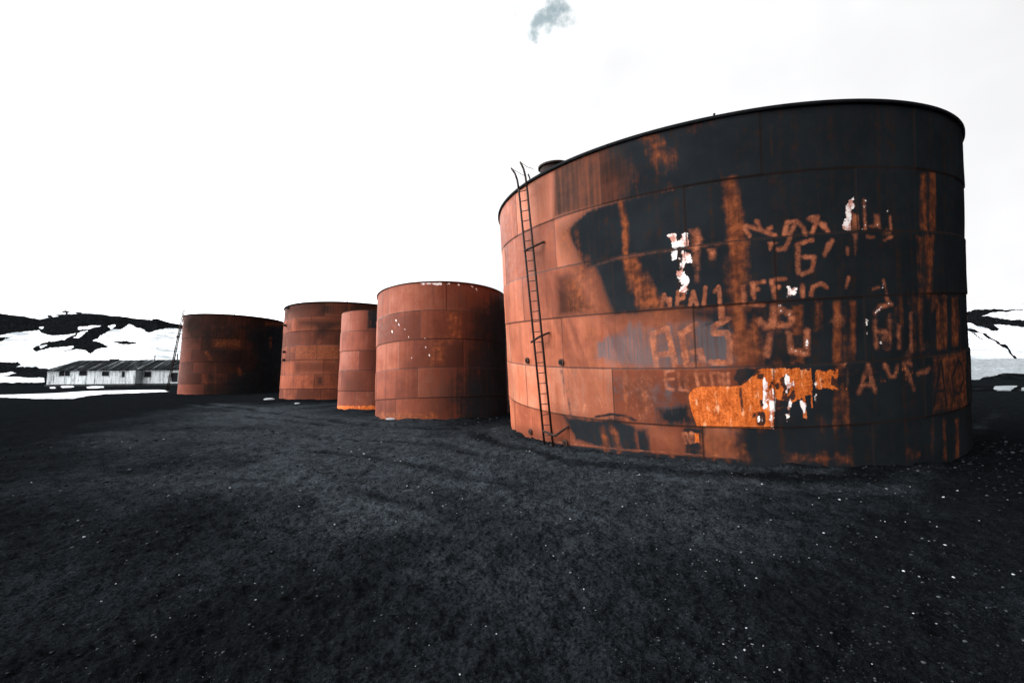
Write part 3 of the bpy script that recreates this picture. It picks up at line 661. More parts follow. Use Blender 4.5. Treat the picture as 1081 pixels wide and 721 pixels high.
falloff_p = gp((330, 428), (440, 448), (545, 472), (700, 492), (760, 520), (640, 545), (470, 560), (330, 545), (220, 510), (170, 450), (240, 428))
dd = poly_sdf(GX, GY, falloff_p)
falloff_track_a = np.clip(0.60 - dd / 7.0, 0.0, 1) * 0.9  # paler middle and darker surroundings, light falloff painted into the ash
falloff_track_a = np.maximum(falloff_track_a, 0.40 * np.exp(-(dd / 6.5) ** 2) * 0 + 0.04 * (1 - smooth(4, 16, RD)))
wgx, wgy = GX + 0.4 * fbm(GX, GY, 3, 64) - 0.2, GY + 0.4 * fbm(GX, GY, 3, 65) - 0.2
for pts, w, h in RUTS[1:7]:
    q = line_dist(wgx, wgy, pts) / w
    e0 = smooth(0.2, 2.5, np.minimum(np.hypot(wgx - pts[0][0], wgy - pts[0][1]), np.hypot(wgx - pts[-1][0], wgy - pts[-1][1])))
    falloff_track_a = (falloff_track_a + 0.26 * e0 * np.exp(-(q - 2.0) ** 2)) * (1 - 0.5 * e0 * np.exp(-q * q))
for pts, w, h in RUTS[:1]: falloff_track_a = falloff_track_a + 0.42 * np.exp(-(line_dist(GX + 0.4 * fbm(GX, GY, 3, 64), GY + 0.4 * fbm(GX, GY, 3, 65), pts) / 0.30) ** 2)
falloff_track_a = np.clip(falloff_track_a * (0.45 + 1.1 * fbm(GX * 0.6, GY * 0.6, 5, 61)), 0, 1.2)
me = grid_mesh('ground', np.stack([GX, GY, GZ], -1)[:, :], wrap=True)
me.flip_normals()
attr(me, 'falloff_track', falloff_track_a); attr(me, 'snow', sn_a)
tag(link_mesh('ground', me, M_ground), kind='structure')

# ------------------------------------------------------------------ hills
def hill_material(name, grey=0.0):
    n = NT(name); rock = n.attr('rock'); shelf = n.attr('shelf')
    e = n.math('SUBTRACT', n.math('ADD', n.math('MULTIPLY', n.noise(0.11, 6, 0.65), 0.6), n.math('MULTIPLY', n.noise(0.5, 5, 0.65), 0.4)), 0.5)
    k = n.ramp(n.math('ADD', rock, n.math('MULTIPLY', e, 1.5)), 0.36, 0.64)
    rc = n.mix(n.noise(0.3, 6, 0.7), (0.0012, 0.0014, 0.0016), (0.0045, 0.0052, 0.0058))
    rc = n.mix(n.math('MULTIPLY', n.ramp(n.noise(0.45, 6, 0.75), 0.54, 0.70), 0.55), rc, (0.05, 0.056, 0.062))
    sc = n.mix(n.ramp(n.noise(0.035, 6, 0.65), 0.36, 0.56), (0.27, 0.295, 0.315), (0.74, 0.76, 0.78))
    sg = n.mix(n.ramp(n.noise(0.9, 6, 0.75), 0.40, 0.62), (0.13, 0.145, 0.155), (0.25, 0.27, 0.285))
    sc = n.mix(shelf, sc, sg)
    return n.done(n.mix(k, sc, rc), 1.0, 0.0)
M_hill = hill_material('snow_and_black_scree')
H5 = lambda P: c2a(P, 0, 310, 5.148)
H7 = lambda P: c2a(P, 1000, 300, 5.543)
crest_x = [-900, -300, -60, 0, 25, 42, 60, 75, 90, 115, 135, 150, 165, 180, 195, 300, 420, 540, 760, 960, 1018, 1050, 1081, 1200, 1500, 2000]
crest_y = [335, 327, 329, 330.5, 334.2, 336.8, 334.5, 332, 330.8, 333, 335, 337, 336, 340.5, 344, 351, 358, 362, 350, 330, 323, 321.5, 320, 316, 322, 330]
cols = np.unique(np.concatenate([np.arange(-900, -20, 20), np.arange(-20, 215, 0.6), np.arange(215, 1000, 14), np.arange(1000, 1100, 0.6), np.arange(1100, 2000, 20)]))
crest = np.interp(cols, crest_x, crest_y) + 1.2 * (fbm(cols * 0.12, cols * 0, 3, 71) - 0.5)
hor = 395 - (cols - 540.5) * 0.01
mixr = smooth(300, 960, cols)                                        # 0 = left valley side, 1 = right valley side
base_y = hor + (1 - mixr) * 6.5 + mixr * 22.5
ts = np.concatenate([np.linspace(0, 1, 170)])
HX = np.repeat(cols[None], len(ts), 0); HY = base_y[None] + ts[:, None] * (crest - base_y)[None]
up = hor[None] - HY                                                  # pixels above the horizon
depthL = np.interp(ts, [0, 0.11, 0.32, 1.0], [108, 135, 200, 470])
depthR = np.interp(ts, [0, 0.20, 0.38, 1.0], [31, 80, 150, 520])
D = depthL[:, None] * (1 - mixr)[None] + depthR[:, None] * mixr[None]
P = at_depth(HX, HY, D)
P[..., 2] += (fbm(P[..., 0] * 0.06, P[..., 1] * 0.06, 5, 81) - 0.5) * np.interp(ts, [0, 0.3, 1], [0.5, 2.0, 4.0])[:, None] * (1 - np.interp(ts, [0.9, 1.0], [0, 0.8]))[:, None]
rock = np.zeros(HX.shape); shelf = np.zeros(HX.shape)
HXw = HX + 2.6 * (fbm(HX * 0.16, HY * 0.35, 4, 101) - 0.5) + 1.2 * (fbm(HX * 0.7, HY * 1.2, 3, 103) - 0.5)
HYw = HY + 1.7 * (fbm(HX * 0.16, HY * 0.35, 4, 102) - 0.5) + 1.0 * (fbm(HX * 0.7, HY * 1.2, 3, 104) - 0.5)
def rk(pts, soft=0.5, val=1.0, a='add'):
    global rock
    d = poly_sdf(HXw, HYw, pts); v = np.clip(0.5 - d / (2 * soft), 0, 1)
    rock = np.maximum(rock, v * val) if a == 'add' else rock * (1 - v * val)
rk(H5([(-500, 80), (0, 60), (60, 90), (130, 100), (210, 110), (330, 100), (460, 90), (600, 100), (720, 120), (790, 112), (830, 120), (900, 135), (1010, 150), (1010, 190), (900, 190), (840, 200), (810, 212), (770, 190), (700, 172), (640, 195), (590, 205), (560, 215), (530, 240), (500, 255),
    (560, 270), (585, 288), (540, 298), (490, 322), (460, 310), (410, 305), (350, 320), (330, 315), (400, 285), (330, 290), (250, 300), (200, 318), (175, 300), (250, 260), (350, 245), (420, 215), (350, 220), (300, 225), (240, 225), (210, 200), (150, 205), (80, 215), (0, 225), (-500, 240)]))
for P_ in ([(212, 178), (238, 180), (236, 190), (214, 188)], [(422, 182), (500, 172), (545, 172), (535, 182), (430, 194)], [(588, 176), (622, 168), (628, 178), (600, 192)], [(395, 238), (440, 205), (480, 200), (430, 236)], [(540, 224), (572, 222), (570, 236), (542, 236)], [(330, 296), (405, 282), (400, 294), (345, 312)], [(790, 128), (830, 132), (825, 144), (795, 140)],
           [(210, 290), (245, 276), (256, 284), (222, 300)]):
    rk(H5(P_), 0.4, 1.0, 'sub')
rk(H5([(612, 268), (650, 258), (690, 252), (746, 264), (735, 272), (700, 279), (640, 275)]))
rk(H5([(-300, 230), (0, 234), (80, 240), (40, 250), (0, 257), (-300, 260)]), 0.4)
rk(H5([(-500, 360), (0, 371), (95, 376), (118, 384), (88, 396), (180, 393), (262, 405), (420, 420), (420, 458), (80, 455), (0, 450), (-500, 450)]), 0.4)
rk(H5([(-200, 432), (0, 428), (60, 422), (88, 432), (40, 442), (0, 446), (-200, 448)]), 0.35, 1.0, 'sub')
rk(H5([(-900, 484), (0, 483), (250, 482), (1200, 480), (1200, 560), (-900, 560)]), 0.4)
rk(H5([(240, 440), (1200, 440), (1200, 560), (240, 560)]), 0.4)
# right side
rk(H7([(60, 165), (110, 160), (180, 145), (449, 150), (700, 140), (700, 152), (449, 160), (300, 161), (200, 186), (330, 200), (449, 214), (700, 250), (700, 300), (449, 258), (380, 245), (270, 240), (312, 266), (270, 272), (235, 260), (160, 238), (110, 222), (60, 220)]), 0.4)
rk(H7([(50, 96), (160, 98), (260, 106), (449, 112), (700, 120), (700, 127), (449, 118), (300, 114), (220, 118), (120, 106), (50, 104)]), 0.5, 0.62)
d = line_dist(HX, HY, H7([(60, 250), (120, 264), (200, 285), (260, 318), (320, 360), (355, 380), (385, 420), (402, 432)])) - 1.1
rock = np.maximum(rock, np.clip(0.5 - d / 0.8, 0, 1))
rk(H7([(300, 350), (340, 350), (362, 378), (320, 375)]), 0.4)
d = line_dist(HX, HY, H7([(118, 280), (160, 295), (212, 322)])) - 0.55
rock = np.maximum(rock, 0.9 * np.clip(0.5 - d / 0.8, 0, 1))
rk(H7([(-900, 560), (130, 556), (180, 556), (240, 540), (290, 528), (350, 514), (449, 520), (900, 500), (3000, 520), (3000, 700), (-900, 700)]), 0.4)
rk(H7([(268, 618), (290, 604), (330, 606), (335, 590), (380, 592), (415, 608), (390, 616), (350, 630), (290, 626)]), 0.35, 1.0, 'sub')
rk(H7([(430, 618), (500, 612), (700, 620), (700, 630), (440, 630)]), 0.35, 1.0, 'sub')
rock = np.where((HX > 215) & (HX < 1000), np.maximum(rock, 0.75 * smooth(0.42, 0.6, fbm(HX * 0.02, HY * 0.12, 4, 91))), rock)
shelf = (smooth(376.6, 378.4, HY)) * (HX > 600)
back = P[-1:].copy(); back[..., 1] += 160; back[..., 2] -= 25
foot = P[:1].copy(); foot[..., 2] = -3.0
PP = np.concatenate([foot, P, back, back + np.array([0, 300, -60.])])
pad = lambda a: np.concatenate([a[:1], a, a[-1:], a[-1:]])
me = grid_mesh('hills', PP); attr(me, 'rock', pad(rock)); attr(me, 'shelf', pad(shelf))
tag(link_mesh('hills', me, M_hill), kind='structure')
# a farther snow peak above the left ridge
cols2 = np.concatenate([np.arange(-400, 20, 15), np.arange(20, 110, 0.6), np.arange(110, 330, 12)])
cr2 = np.interp(cols2, [-400, -100, 30, 62, 80, 130, 200, 330], [345, 338, 331, 326.5, 327.5, 334, 345, 372]) + 1.0 * (fbm(cols2 * 0.1, cols2 * 0, 3, 93) - 0.5)
t2_ = np.linspace(0, 1, 60); HX2 = np.repeat(cols2[None], 60, 0); HY2 = 398 + t2_[:, None] * (cr2 - 398)[None]
D2 = np.repeat((1000 + 700 * t2_)[:, None], len(cols2), 1)
P2 = at_depth(HX2, HY2, D2); P2[..., 2] += 6 * (fbm(P2[..., 0] * 0.01, P2[..., 1] * 0.01, 4, 95) - 0.5) * (1 - t2_)[:, None]
r2a = np.zeros(HX2.shape)
for P_ in ([(255, 118), (275, 116), (290, 128), (262, 130)], [(285, 95), (305, 96), (303, 102), (288, 101)], [(330, 95), (360, 92), (378, 100), (365, 108), (345, 102)], [(300, 118), (330, 112), (400, 110), (330, 128)], [(400, 98), (440, 103), (460, 112), (420, 110)]):
    d = poly_sdf(HX2, HY2, H5(P_)); r2a = np.maximum(r2a, np.clip(0.5 - d / 0.9, 0, 1))
b2 = P2[-1:].copy(); b2[..., 1] += 600; b2[..., 2] -= 120
me = grid_mesh('mountain', np.concatenate([P2, b2])); attr(me, 'rock', np.concatenate([r2a, r2a[-1:]])); attr(me, 'shelf', np.zeros((61, len(cols2))))
tag(link_mesh('mountain', me, hill_material('far_snow')), kind='structure')

# ------------------------------------------------------------------ derelict hut
def wall_mat():
    n = NT('peeling_white_boards')
    v = n.map((1, 1, 1)); a = n.noise(1.0, 5, 0.65, n.map((2.2, 2.2, 0.35))); b = n.noise(4, 5, 0.7); bd = n.noise(1, 2, 0.5, n.map((9, 9, 0.05)))
    f = n.math('ADD', n.math('MULTIPLY', a, 0.5), n.math('ADD', n.math('MULTIPLY', b, 0.25), n.math('MULTIPLY', bd, 0.25)))
    col = n.mix(n.ramp(f, 0.47, 0.62), (0.74, 0.78, 0.80), (0.10, 0.12, 0.13))
    n.bump(bd, 0.4, 0.03); return n.done(col, 0.85, 0.15)
def roof_mat():
    n = NT('corrugated_roof'); a = n.noise(1, 3, 0.5, n.map((2.0, 0.12, 0.12))); b = n.noise(1.2, 5, 0.6); big_ = n.noise(0.16, 3, 0.6)
    f = n.math('ADD', n.math('MULTIPLY', a, 0.6), n.math('ADD', n.math('MULTIPLY', b, 0.15), n.math('MULTIPLY', big_, 0.25)))
    col = n.mix(n.ramp(f, 0.55, 0.64), (0.008, 0.009, 0.010), (0.16, 0.18, 0.19))
    return n.done(col, 0.9, 0.0)
M_wall, M_roof = wall_mat(), roof_mat()
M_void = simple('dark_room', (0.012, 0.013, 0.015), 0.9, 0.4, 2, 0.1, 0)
M_frame = simple('grey_timber', (0.42, 0.45, 0.46), 0.85, 0.35, 5)
M_found = simple('dark_footing', (0.03, 0.033, 0.035), 0.9, 0.4, 3)
HD = 88.0; kx = HD / F
def hx(px): return float(at_depth(np.array(px), np.array(400.), HD)[0])
def hz(px, py): return float(at_depth(np.array(px), np.array(py), HD)[2])
x0, x1, z0, z1, z2 = hx(49.5), hx(212), 0.35, hz(110, 390.2), hz(110, 379.6)
dep = 7.5
hut = empty('derelict_hut', None, Matrix.Translation((x0, HD, 0))); tag(hut, 'long low derelict white hut with dark corrugated roof below the snowy hill', 'building')
L = x1 - x0
zq = -0.1
def wx(px): return hx(px) - x0
# walls with real openings: front wall made of panels between the openings
ops = [(61.5, 74, 391.5, 397.5, 'window'), (82.8, 92.2, 391.2, 397.0, 'window'), (107, 115.5, 391.8, 397.4, 'window'), (127.8, 132.2, 391.8, 398.6, 'window'), (136.2, 142, 392.5, 404.0, 'door'), (151.5, 160, 391.8, 398.6, 'window'), (180.5, 188.2, 393.0, 403.6, 'window')]
w = MB(); zt, zb = z1, z0
edges = [0.0]
for a, b, ya, yb, k in ops: edges += [wx(a), wx(b)]
edges.append(L)
for i in range(0, len(edges), 2):
    w.box(((edges[i] + edges[i + 1]) / 2, 0.075, (zt + zb) / 2), (edges[i + 1] - edges[i], 0.15, zt - zb))
for a, b, ya, yb, k in ops:
    A, B, ta, tb = wx(a), wx(b), hz(a, ya), max(hz(a, yb), z0)
    if zt - ta > 0.05: w.box(((A + B) / 2, 0.075, (zt + ta) / 2), (B - A, 0.15, zt - ta))
    if tb - zb > 0.05: w.box(((A + B) / 2, 0.075, (zb + tb) / 2), (B - A, 0.15, tb - zb))
w.box((0.075, dep / 2 + 0.075, (zt + zb) / 2), (0.15, dep - 0.15, zt - zb)); w.box((L - 0.075, dep / 2 + 0.075, (zt + zb) / 2), (0.15, dep - 0.15, zt - zb)); w.box((L / 2, dep + 0.08, (zt + zb) / 2), (L, 0.15, zt - zb))
# board battens
for i in range(int(L / 0.9)):
    xb = 0.45 + i * 0.9
    if not any(wx(a) - 0.1 < xb < wx(b) + 0.1 for a, b, *_ in ops): w.box((xb, -0.012, (zt + zb) / 2), (0.05, 0.024, zt - zb - 0.02))
w.build('wall', M_wall, hut)
MB().box((L / 2, dep / 2, (z0 - 0.6) / 2 + 0.02), (L + 0.3, dep + 0.5, z0 + 0.6)).build('foundation', M_found, hut)
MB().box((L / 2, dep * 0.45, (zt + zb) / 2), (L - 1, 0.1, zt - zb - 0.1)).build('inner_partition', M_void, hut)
for a, b, ya, yb, k in ops:
    A, B, ta, tb = wx(a), wx(b), hz(a, ya), max(hz(a, yb), z0 + 0.02)
    if k == 'window':
        f = MB()
        t = 0.10
        f.box(((A + B) / 2, 0.03, ta - t / 2), (B - A, 0.16, t)).box(((A + B) / 2, 0.03, tb + t / 2), (B - A, 0.2, t))
        f.box((A + t / 2, 0.03, (ta + tb) / 2), (t, 0.15, ta - tb - 2 * t)).box((B - t / 2, 0.03, (ta + tb) / 2), (t, 0.15, ta - tb - 2 * t))
        nm = max(1, int((B - A) / 1.0))
        for j in range(1, nm): f.box((A + (B - A) * j / nm, 0.05, (ta + tb) / 2), (0.06, 0.06, ta - tb - 2 * t))
        fo = f.build('window', M_frame, hut)
        MB().box(((A + B) / 2, 0.11, (ta + tb) / 2), (B - A - 0.12, 0.02, ta - tb - 0.12)).build('pane', M_void, fo)
    else:
        MB().box(((A + B) / 2, 0.12, (ta + tb) / 2), (B - A, 0.05, ta - tb)).build('door', M_void, hut)
# small gable door / window at the left end
MB().box((wx(53.6), -0.02, hz(53, 396.5)), (0.55, 0.05, 1.4)).build('side_hatch', M_frame, hut)
# roof: hipped left end, overhanging eaves, with thickness
e = 0.45
A, B, C_, D_ = Vector((-e, -e, z1 - 0.05)), Vector((L + e, -e, z1 - 0.05)), Vector((L + e, dep + e, z1 - 0.05)), Vector((-e, dep + e, z1 - 0.05))
Ra, Rb = Vector((wx(63), dep / 2, z2)), Vector((L + e, dep / 2, z2))
rf = MB(); dn = Vector((0, 0, -0.14))
for tri in ((A, B, Rb, Ra), (C_, D_, Ra, Rb), (D_, A, Ra), (B, C_, Rb)): rf.poly(tri)
rf.poly((A + dn, B + dn, C_ + dn, D_ + dn))
for p, q_ in ((A, B), (B, C_), (C_, D_), (D_, A)): rf.poly((p, q_, q_ + dn, p + dn))
rfo = rf.build('roof', M_roof, hut)
rbs = MB()
nrm = (B - A).cross(Ra - A).normalized()
for i in range(int(L / 1.3)):
    xr = 1.0 + i * 1.3; k = min(1.0, (xr + e) / (Ra.x + e))
    rbs.tube((xr, -e, z1 - 0.03), (xr, -e + (dep / 2 + e) * k, z1 - 0.03 + (z2 - z1 + 0.05) * k), 0.05, 5)
rbs.build('roof_batten', simple('pale_lath', (0.035, 0.04, 0.043), 0.85, 0.8, 0.6), rfo)
MB().box((wx(101.5), dep / 2, z2 + 0.1), (1.7, 0.7, 0.35)).build('roof_vent', M_found, rfo, bevel=0.05)
for px, h in ((148.6, 0.75), (173.4, 1.15)):
    MB().tube((wx(px), dep * 0.42, z2 - 0.5), (wx(px), dep * 0.42, z2 + h), 0.10, 10).tube((wx(px), dep * 0.42, z2 + h), (wx(px), dep * 0.42, z2 + h + 0.12), 0.16, 10).build('chimney', M_found, rfo)
# porch
pa, pb = wx(134.2), wx(149.5); zp = hz(140, 391.0)
MB().box((pb - 0.72, -0.75, (zp + z0) / 2), (1.44, 1.5, zp - z0)).build('porch', M_wall, hut, bevel=0.02)
MB().box(((pa + pb) / 2, -0.85, zp + 0.1), (pb - pa + 0.3, 1.7, 0.1), Matrix.Rotation(-0.12, 3, 'X')).build('porch_roof', M_roof, hut)

# ------------------------------------------------------------------ stones
def stone_mesh(seed, flat=0.65):
    bm = bmesh.new(); bmesh.ops.create_icosphere(bm, subdivisions=2, radius=1)
    r = random.Random(seed)
    ax = [Vector((r.gauss(0, 1), r.gauss(0, 1), r.gauss(0, 1))).normalized() for _ in range(7)]; cut = [r.uniform(0.62, 0.95) for _ in ax]
    for v in bm.verts:
        for a_, c in zip(ax, cut):
            k = v.co.dot(a_)
            if k > c: v.co -= a_ * (k - c)
        v.co.z *= flat
    me = bpy.data.meshes.new('white_pebble'); bm.to_mesh(me); bm.free(); return me
M_pale = simple('pale_pumice', (0.26, 0.275, 0.29), 0.85, 0.3, 30)
M_pale2 = simple('grey_pumice', (0.10, 0.11, 0.118), 0.85, 0.3, 30)
protos = [stone_mesh(s) for s in range(8)]
for i, p_ in enumerate(protos): p_.materials.append(M_pale if i % 3 else M_pale2)
def G8(*P): return c2a(P, 0, 400, 2.002)
def G5(*P): return c2a(P, 200, 420, 3.861)
def G6(*P): return c2a(P, 470, 440, 3.276)
def G7(*P): return c2a(P, 750, 480, 2.991)
spots = G8((28, 247), (67, 212), (135, 509), (429, 620), (178, 330), (268, 374), (375, 360), (393, 356), (380, 454), (215, 461), (246, 418), (248, 397), (135, 298), (165, 298), (332, 453), (596, 440), (590, 541), (475, 371), (539, 425), (598, 600), (571, 626),
    (706, 297), (837, 292), (935, 262), (1030, 281), (1062, 268), (762, 367), (664, 392), (258, 132), (275, 141), (346, 126), (326, 215), (357, 240), (486, 224), (634, 231), (880, 510), (864, 525), (907, 552), (893, 563), (1049, 534), (744, 586), (878, 594), (972, 624), (1005, 553), (996, 507), (1027, 510), (360, 496), (330, 540), (183, 604), (308, 406), (379, 408), (556, 325), (541, 459)) \
  + G6((148, 328), (203, 308), (345, 358), (386, 357), (432, 342), (348, 440), (352, 455), (407, 462), (613, 307), (757, 346), (911, 220), (905, 225), (697, 330), (643, 402), (655, 400), (650, 414), (856, 372), (858, 440), (848, 445), (888, 485), (890, 542), (900, 516), (872, 518), (803, 540), (948, 478), (1022, 457), (1060, 485), (1035, 567), (479, 578), (461, 546), (433, 525), (730, 441), (669, 489), (658, 538), (141, 405), (230, 410), (246, 420), (374, 470), (390, 484), (262, 330), (275, 330), (243, 330), (172, 292), (75, 318), (40, 322), (60, 275), (281, 122), (292, 125), (411, 137), (567, 193), (620, 155), (665, 205), (672, 200), (703, 211), (750, 220), (757, 222), (993, 207), (1042, 248), (894, 397), (1016, 372), (495, 400), (761, 612), (772, 650), (480, 640), (520, 648)) \
  + G7((130, 323), (108, 397), (97, 296), (336, 273), (379, 280), (260, 314), (200, 302), (222, 303), (190, 204), (88, 220), (133, 244), (322, 155), (163, 92), (190, 133), (343, 138), (407, 134), (430, 136), (522, 238), (537, 201), (550, 201), (615, 204), (692, 204), (714, 218), (640, 491), (712, 516), (610, 360), (658, 374), (766, 370), (956, 372), (938, 140), (780, 112), (583, 120), (555, 101), (630, 97), (615, 110), (735, 128), (145, 382), (255, 405), (200, 391), (40, 573), (131, 575), (165, 577), (80, 625), (10, 655), (178, 652), (218, 660), (200, 665), (264, 698), (338, 592), (508, 631), (558, 458), (107, 604), (112, 519), (688, 258), (740, 275), (848, 205), (23, 190), (68, 66), (250, 60), (20, 316), (89, 345), (311, 309), (301, 300), (357, 238), (475, 145)) \
  + G5((593, 495), (842, 487), (452, 370), (1035, 428), (790, 255), (733, 243), (684, 270), (613, 202), (165, 355), (197, 377), (58, 357), (232, 482), (278, 481), (447, 433), (455, 406), (430, 358), (985, 240), (960, 245), (990, 390), (887, 345), (880, 330), (935, 348), (905, 440), (863, 410), (782, 178), (695, 210), (660, 215), (712, 222), (760, 220), (860, 250), (835, 262), (320, 8), (330, 5))
pebG = 'white pebbles scattered on the black ash'
n_p = 0
BIG = {(28, 247), (135, 509)}
for i, (x, y) in enumerate(spots):
    p = at_ground(np.array(float(x)), np.array(float(y)))
    dist = float(np.hypot(p[0], p[1]))
    if any(np.hypot(p[0] - t.C[0], p[1] - t.C[1]) < t.R + 0.05 for t in TANKS): continue
    size = dist / F * (0.40 + 0.58 * random.random() ** 2)
    o = bpy.data.objects.new('white_pebble', protos[i % 8]); COL.objects.link(o)
    z = float(ground_z(np.array([p[0]]), np.array([p[1]]))[0])
    o.location = (p[0], p[1], z + size * 0.35); o.scale = (size * random.uniform(0.9, 1.5), size, size); o.rotation_euler = (random.uniform(-.3, .3), random.uniform(-.3, .3), random.uniform(0, 6.3))
    tag(o, 'small pale pebble lying loose on the black volcanic ash', 'pebble', pebG); n_p += 1
# larger pale slabs at the tank feet
for (x, y, sx, sy, lab) in [(284.5, 421.8, 0.42, 0.25, 'pale stone on dark ash at the right foot of the darkest tank'), (412, 443.3, 0.20, 0.12, 'flat pale slab at the lit foot of the mid-sized red tank'), (314, 426, 0.2, 0.14, 'lone pale stone on dark ash before the broad patchy tank')]:
    p = at_ground(np.array(x), np.array(y)); me = stone_mesh(int(x), 0.4); me.materials.append(M_pale); me.name = 'pale_stone'
    o = bpy.data.objects.new('pale_stone', me); COL.objects.link(o); z = float(ground_z(np.array([p[0]]), np.array([p[1]]))[0])
    o.location = (p[0], p[1], z + 0.03); o.scale = (sx, sy, sy); tag(o, lab, 'stone')
# gravel: thousands of small clasts, one object
NG = 22000
u = rng.random(NG)
gd = 2.0 * (16 / 2.0) ** u; ga = R_(-60) + R_(120) * rng.random(NG)
gx, gy = gd * np.sin(ga), gd * np.cos(ga)
den = fbm(gx * 0.9, gy * 0.9, 4, 44); keep = den + 0.25 * rng.random(NG) > 0.55
for t in TANKS: keep &= np.hypot(gx - t.C[0], gy - t.C[1]) > t.R + 0.02
# a fringe of clasts along the foot of the big tank
fa = rng.uniform(R_(180), R_(320), 500); fr = big.R + 0.15 + np.abs(rng.normal(0, 0.5, 500))
gx, gy = np.concatenate([gx[keep], big.C[0] + fr * np.cos(fa)]), np.concatenate([gy[keep], big.C[1] + fr * np.sin(fa)])
keep = gy > 1.8; gx, gy = gx[keep], gy[keep]
gz = ground_z(gx, gy); gs = np.hypot(gx, gy) / F * (0.22 + 1.1 * rng.random(len(gx)) ** 6) + 0.001
ico = bmesh.new(); bmesh.ops.create_icosphere(ico, subdivisions=1, radius=1)
V0 = np.array([v.co[:] for v in ico.verts]); F0 = np.array([[v.index for v in f.verts] for f in ico.faces]); ico.free()
jit = rng.uniform(0.75, 1.25, (len(gx), len(V0), 1))
V = V0[None] * jit * gs[:, None, None] * np.array([1.2, 1.0, 0.7]) + np.stack([gx, gy, gz + gs * 0.2], -1)[:, None]
FI = (F0[None] + (np.arange(len(gx)) * len(V0))[:, None, None]).reshape(-1, 3)
me = bpy.data.meshes.new('gravel'); me.vertices.add(V.size // 3); me.vertices.foreach_set('co', V.reshape(-1).astype(np.float32))
me.loops.add(FI.size); me.loops.foreach_set('vertex_index', FI.reshape(-1).astype(np.int32)); me.polygons.add(len(FI)); me.polygons.foreach_set('loop_start', np.arange(0, FI.size, 3, dtype=np.int32)); me.update(calc_edges=True)
attr(me, 'tone', np.repeat(rng.random(len(gx)) ** 5, len(V0)))
n = NT('mixed_gravel'); M_grav = n.done(n.mix(n.attr('tone'), (0.010, 0.012, 0.014), (0.050, 0.055, 0.060)), 1.0, 0.0)
tag(link_mesh('gravel', me, M_grav), kind='stuff')

# ------------------------------------------------------------------ light
sun_dir = Vector((-0.88, -0.08, 0.42)).normalized()
sl = bpy.data.lights.new('sun', 'SUN'); sl.energy = 1.5; sl.angle = R_(12); sl.color = (1.0, 0.98, 0.95)
so = bpy.data.objects.new('sun', sl); COL.objects.link(so); so.rotation_euler = sun_dir.to_track_quat('Z', 'Y').to_euler()
world = bpy.data.worlds.new('World'); scn.world = world; world.use_nodes = True
wt = world.node_tree; wn = wt.nodes; wl_ = wt.links; wn.clear()
out = wn.new('ShaderNodeOutputWorld'); bg = wn.new('ShaderNodeBackground'); wl_.new(bg.outputs[0], out.inputs[0]); bg.inputs[1].default_value = 0.1
sky = wn.new('ShaderNodeTexSky'); sky.sky_type = 'NISHITA'; sky.sun_disc = False
sky.sun_elevation = math.asin(sun_dir.z); sky.sun_rotation = math.atan2(sun_dir.x, sun_dir.y)
tc = wn.new('ShaderNodeTexCoord')
def wmath(op, a, b=None):
    m = wn.new('ShaderNodeMath'); m.operation = op
    for i, v in enumerate((a, b)):
        if v is None: continue
        if isinstance(v, (int, float)): m.inputs[i].default_value = v
        else: wl_.new(v, m.inputs[i])
    return m.outputs[0]
def wdot(v):
    d = wn.new('ShaderNodeVectorMath'); d.operation = 'DOT_PRODUCT'; wl_.new(tc.outputs['Generated'], d.inputs[0]); d.inputs[1].default_value = v; return d.outputs['Value']
def wramp(v, a, b, c, d):
    m = wn.new('ShaderNodeMapRange'); m.interpolation_type = 'SMOOTHSTEP'; wl_.new(v, m.inputs[0])
    for i, x in enumerate((a, b, c, d)): m.inputs[i + 1].default_value = x
    return m.outputs[0]
def wnoise(scale, detail):
    q = wn.new('ShaderNodeTexNoise'); wl_.new(tc.outputs['Generated'], q.inputs['Vector']); q.inputs['Scale'].default_value = scale; q.inputs['Detail'].default_value = detail; q.inputs['Roughness'].default_value = 0.6; return q.outputs[0]
# bright overcast: brightest round the veiled sun, evenly white elsewhere
glow = wramp(wdot(tuple(sun_dir)), 0.0, 1.0, 0.0, 52.0)
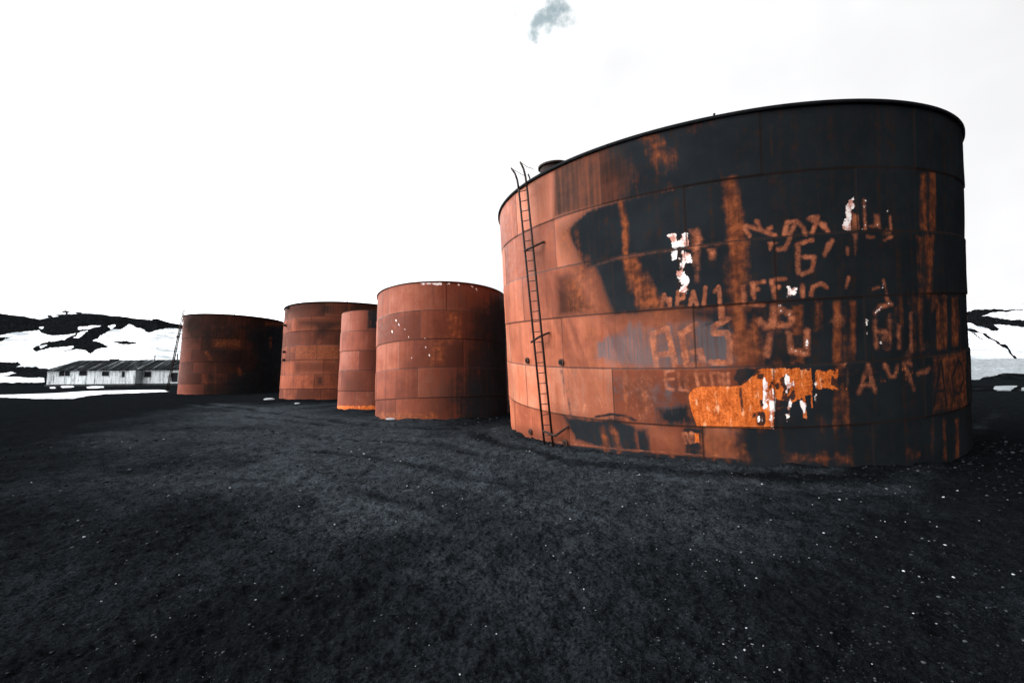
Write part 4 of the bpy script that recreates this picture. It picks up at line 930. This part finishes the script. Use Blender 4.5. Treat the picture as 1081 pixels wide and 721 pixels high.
# ... dimmed behind the camera, an unseen darkening added to shade the facing walls
rear_dim = wramp(wdot((0.52, -0.84, 0.12)), -0.14, 0.62, 1.0, 0.10)
cloud = wmath('ADD', glow, wmath('MULTIPLY', rear_dim, wramp(wnoise(2.2, 4), 0.3, 0.7, 9.4, 10.8)))
# one torn gap high in the cloud where the sky shows
gapd = ray(np.array(573.), np.array(14.)); gapd = gapd / np.linalg.norm(gapd)
gd_ = wmath('ADD', wramp(wdot(tuple(gapd)), math.cos(R_(5.2)), math.cos(R_(0.2)), 0.0, 0.72), wmath('MULTIPLY', wmath('SUBTRACT', wnoise(27, 6), 0.5), 1.5))
gap = wramp(gd_, 0.38, 0.95, 0.0, 0.72)
comb = wn.new('ShaderNodeCombineColor')
for i, k in enumerate((0.995, 1.0, 1.008)): wl_.new(wmath('MULTIPLY', cloud, k), comb.inputs[i])
tint = wn.new('ShaderNodeMix'); tint.data_type = 'RGBA'; tint.blend_type = 'MULTIPLY'; tint.inputs[0].default_value = 1
wl_.new(sky.outputs[0], tint.inputs[6]); tint.inputs[7].default_value = (0.34, 1.25, 0.95, 1)
mx = wn.new('ShaderNodeMix'); mx.data_type = 'RGBA'; wl_.new(gap, mx.inputs[0]); wl_.new(comb.outputs[0], mx.inputs[6]); wl_.new(tint.outputs[2], mx.inputs[7])
wl_.new(mx.outputs[2], bg.inputs[0])

# ------------------------------------------------------------------ camera and colour
cam = bpy.data.cameras.new('camera'); cam.sensor_width = 36; cam.lens = F / 1081 * 36; cam.clip_start = 0.05; cam.clip_end = 9000
co = bpy.data.objects.new('camera', cam); COL.objects.link(co)
r = XH * cR + UP * sR; u_ = UP * cR - XH * sR; b_ = -FW
mw = Matrix.Identity(4)
for i in range(3): mw[i][0], mw[i][1], mw[i][2], mw[i][3] = r[i], u_[i], b_[i], EYEP[i]
co.matrix_world = mw; scn.camera = co
vs = scn.view_settings; scn.display_settings.display_device = 'sRGB'
vs.view_transform = 'Standard'; vs.look = 'None'; vs.exposure = 0; vs.gamma = 1; vs.use_curve_mapping = False
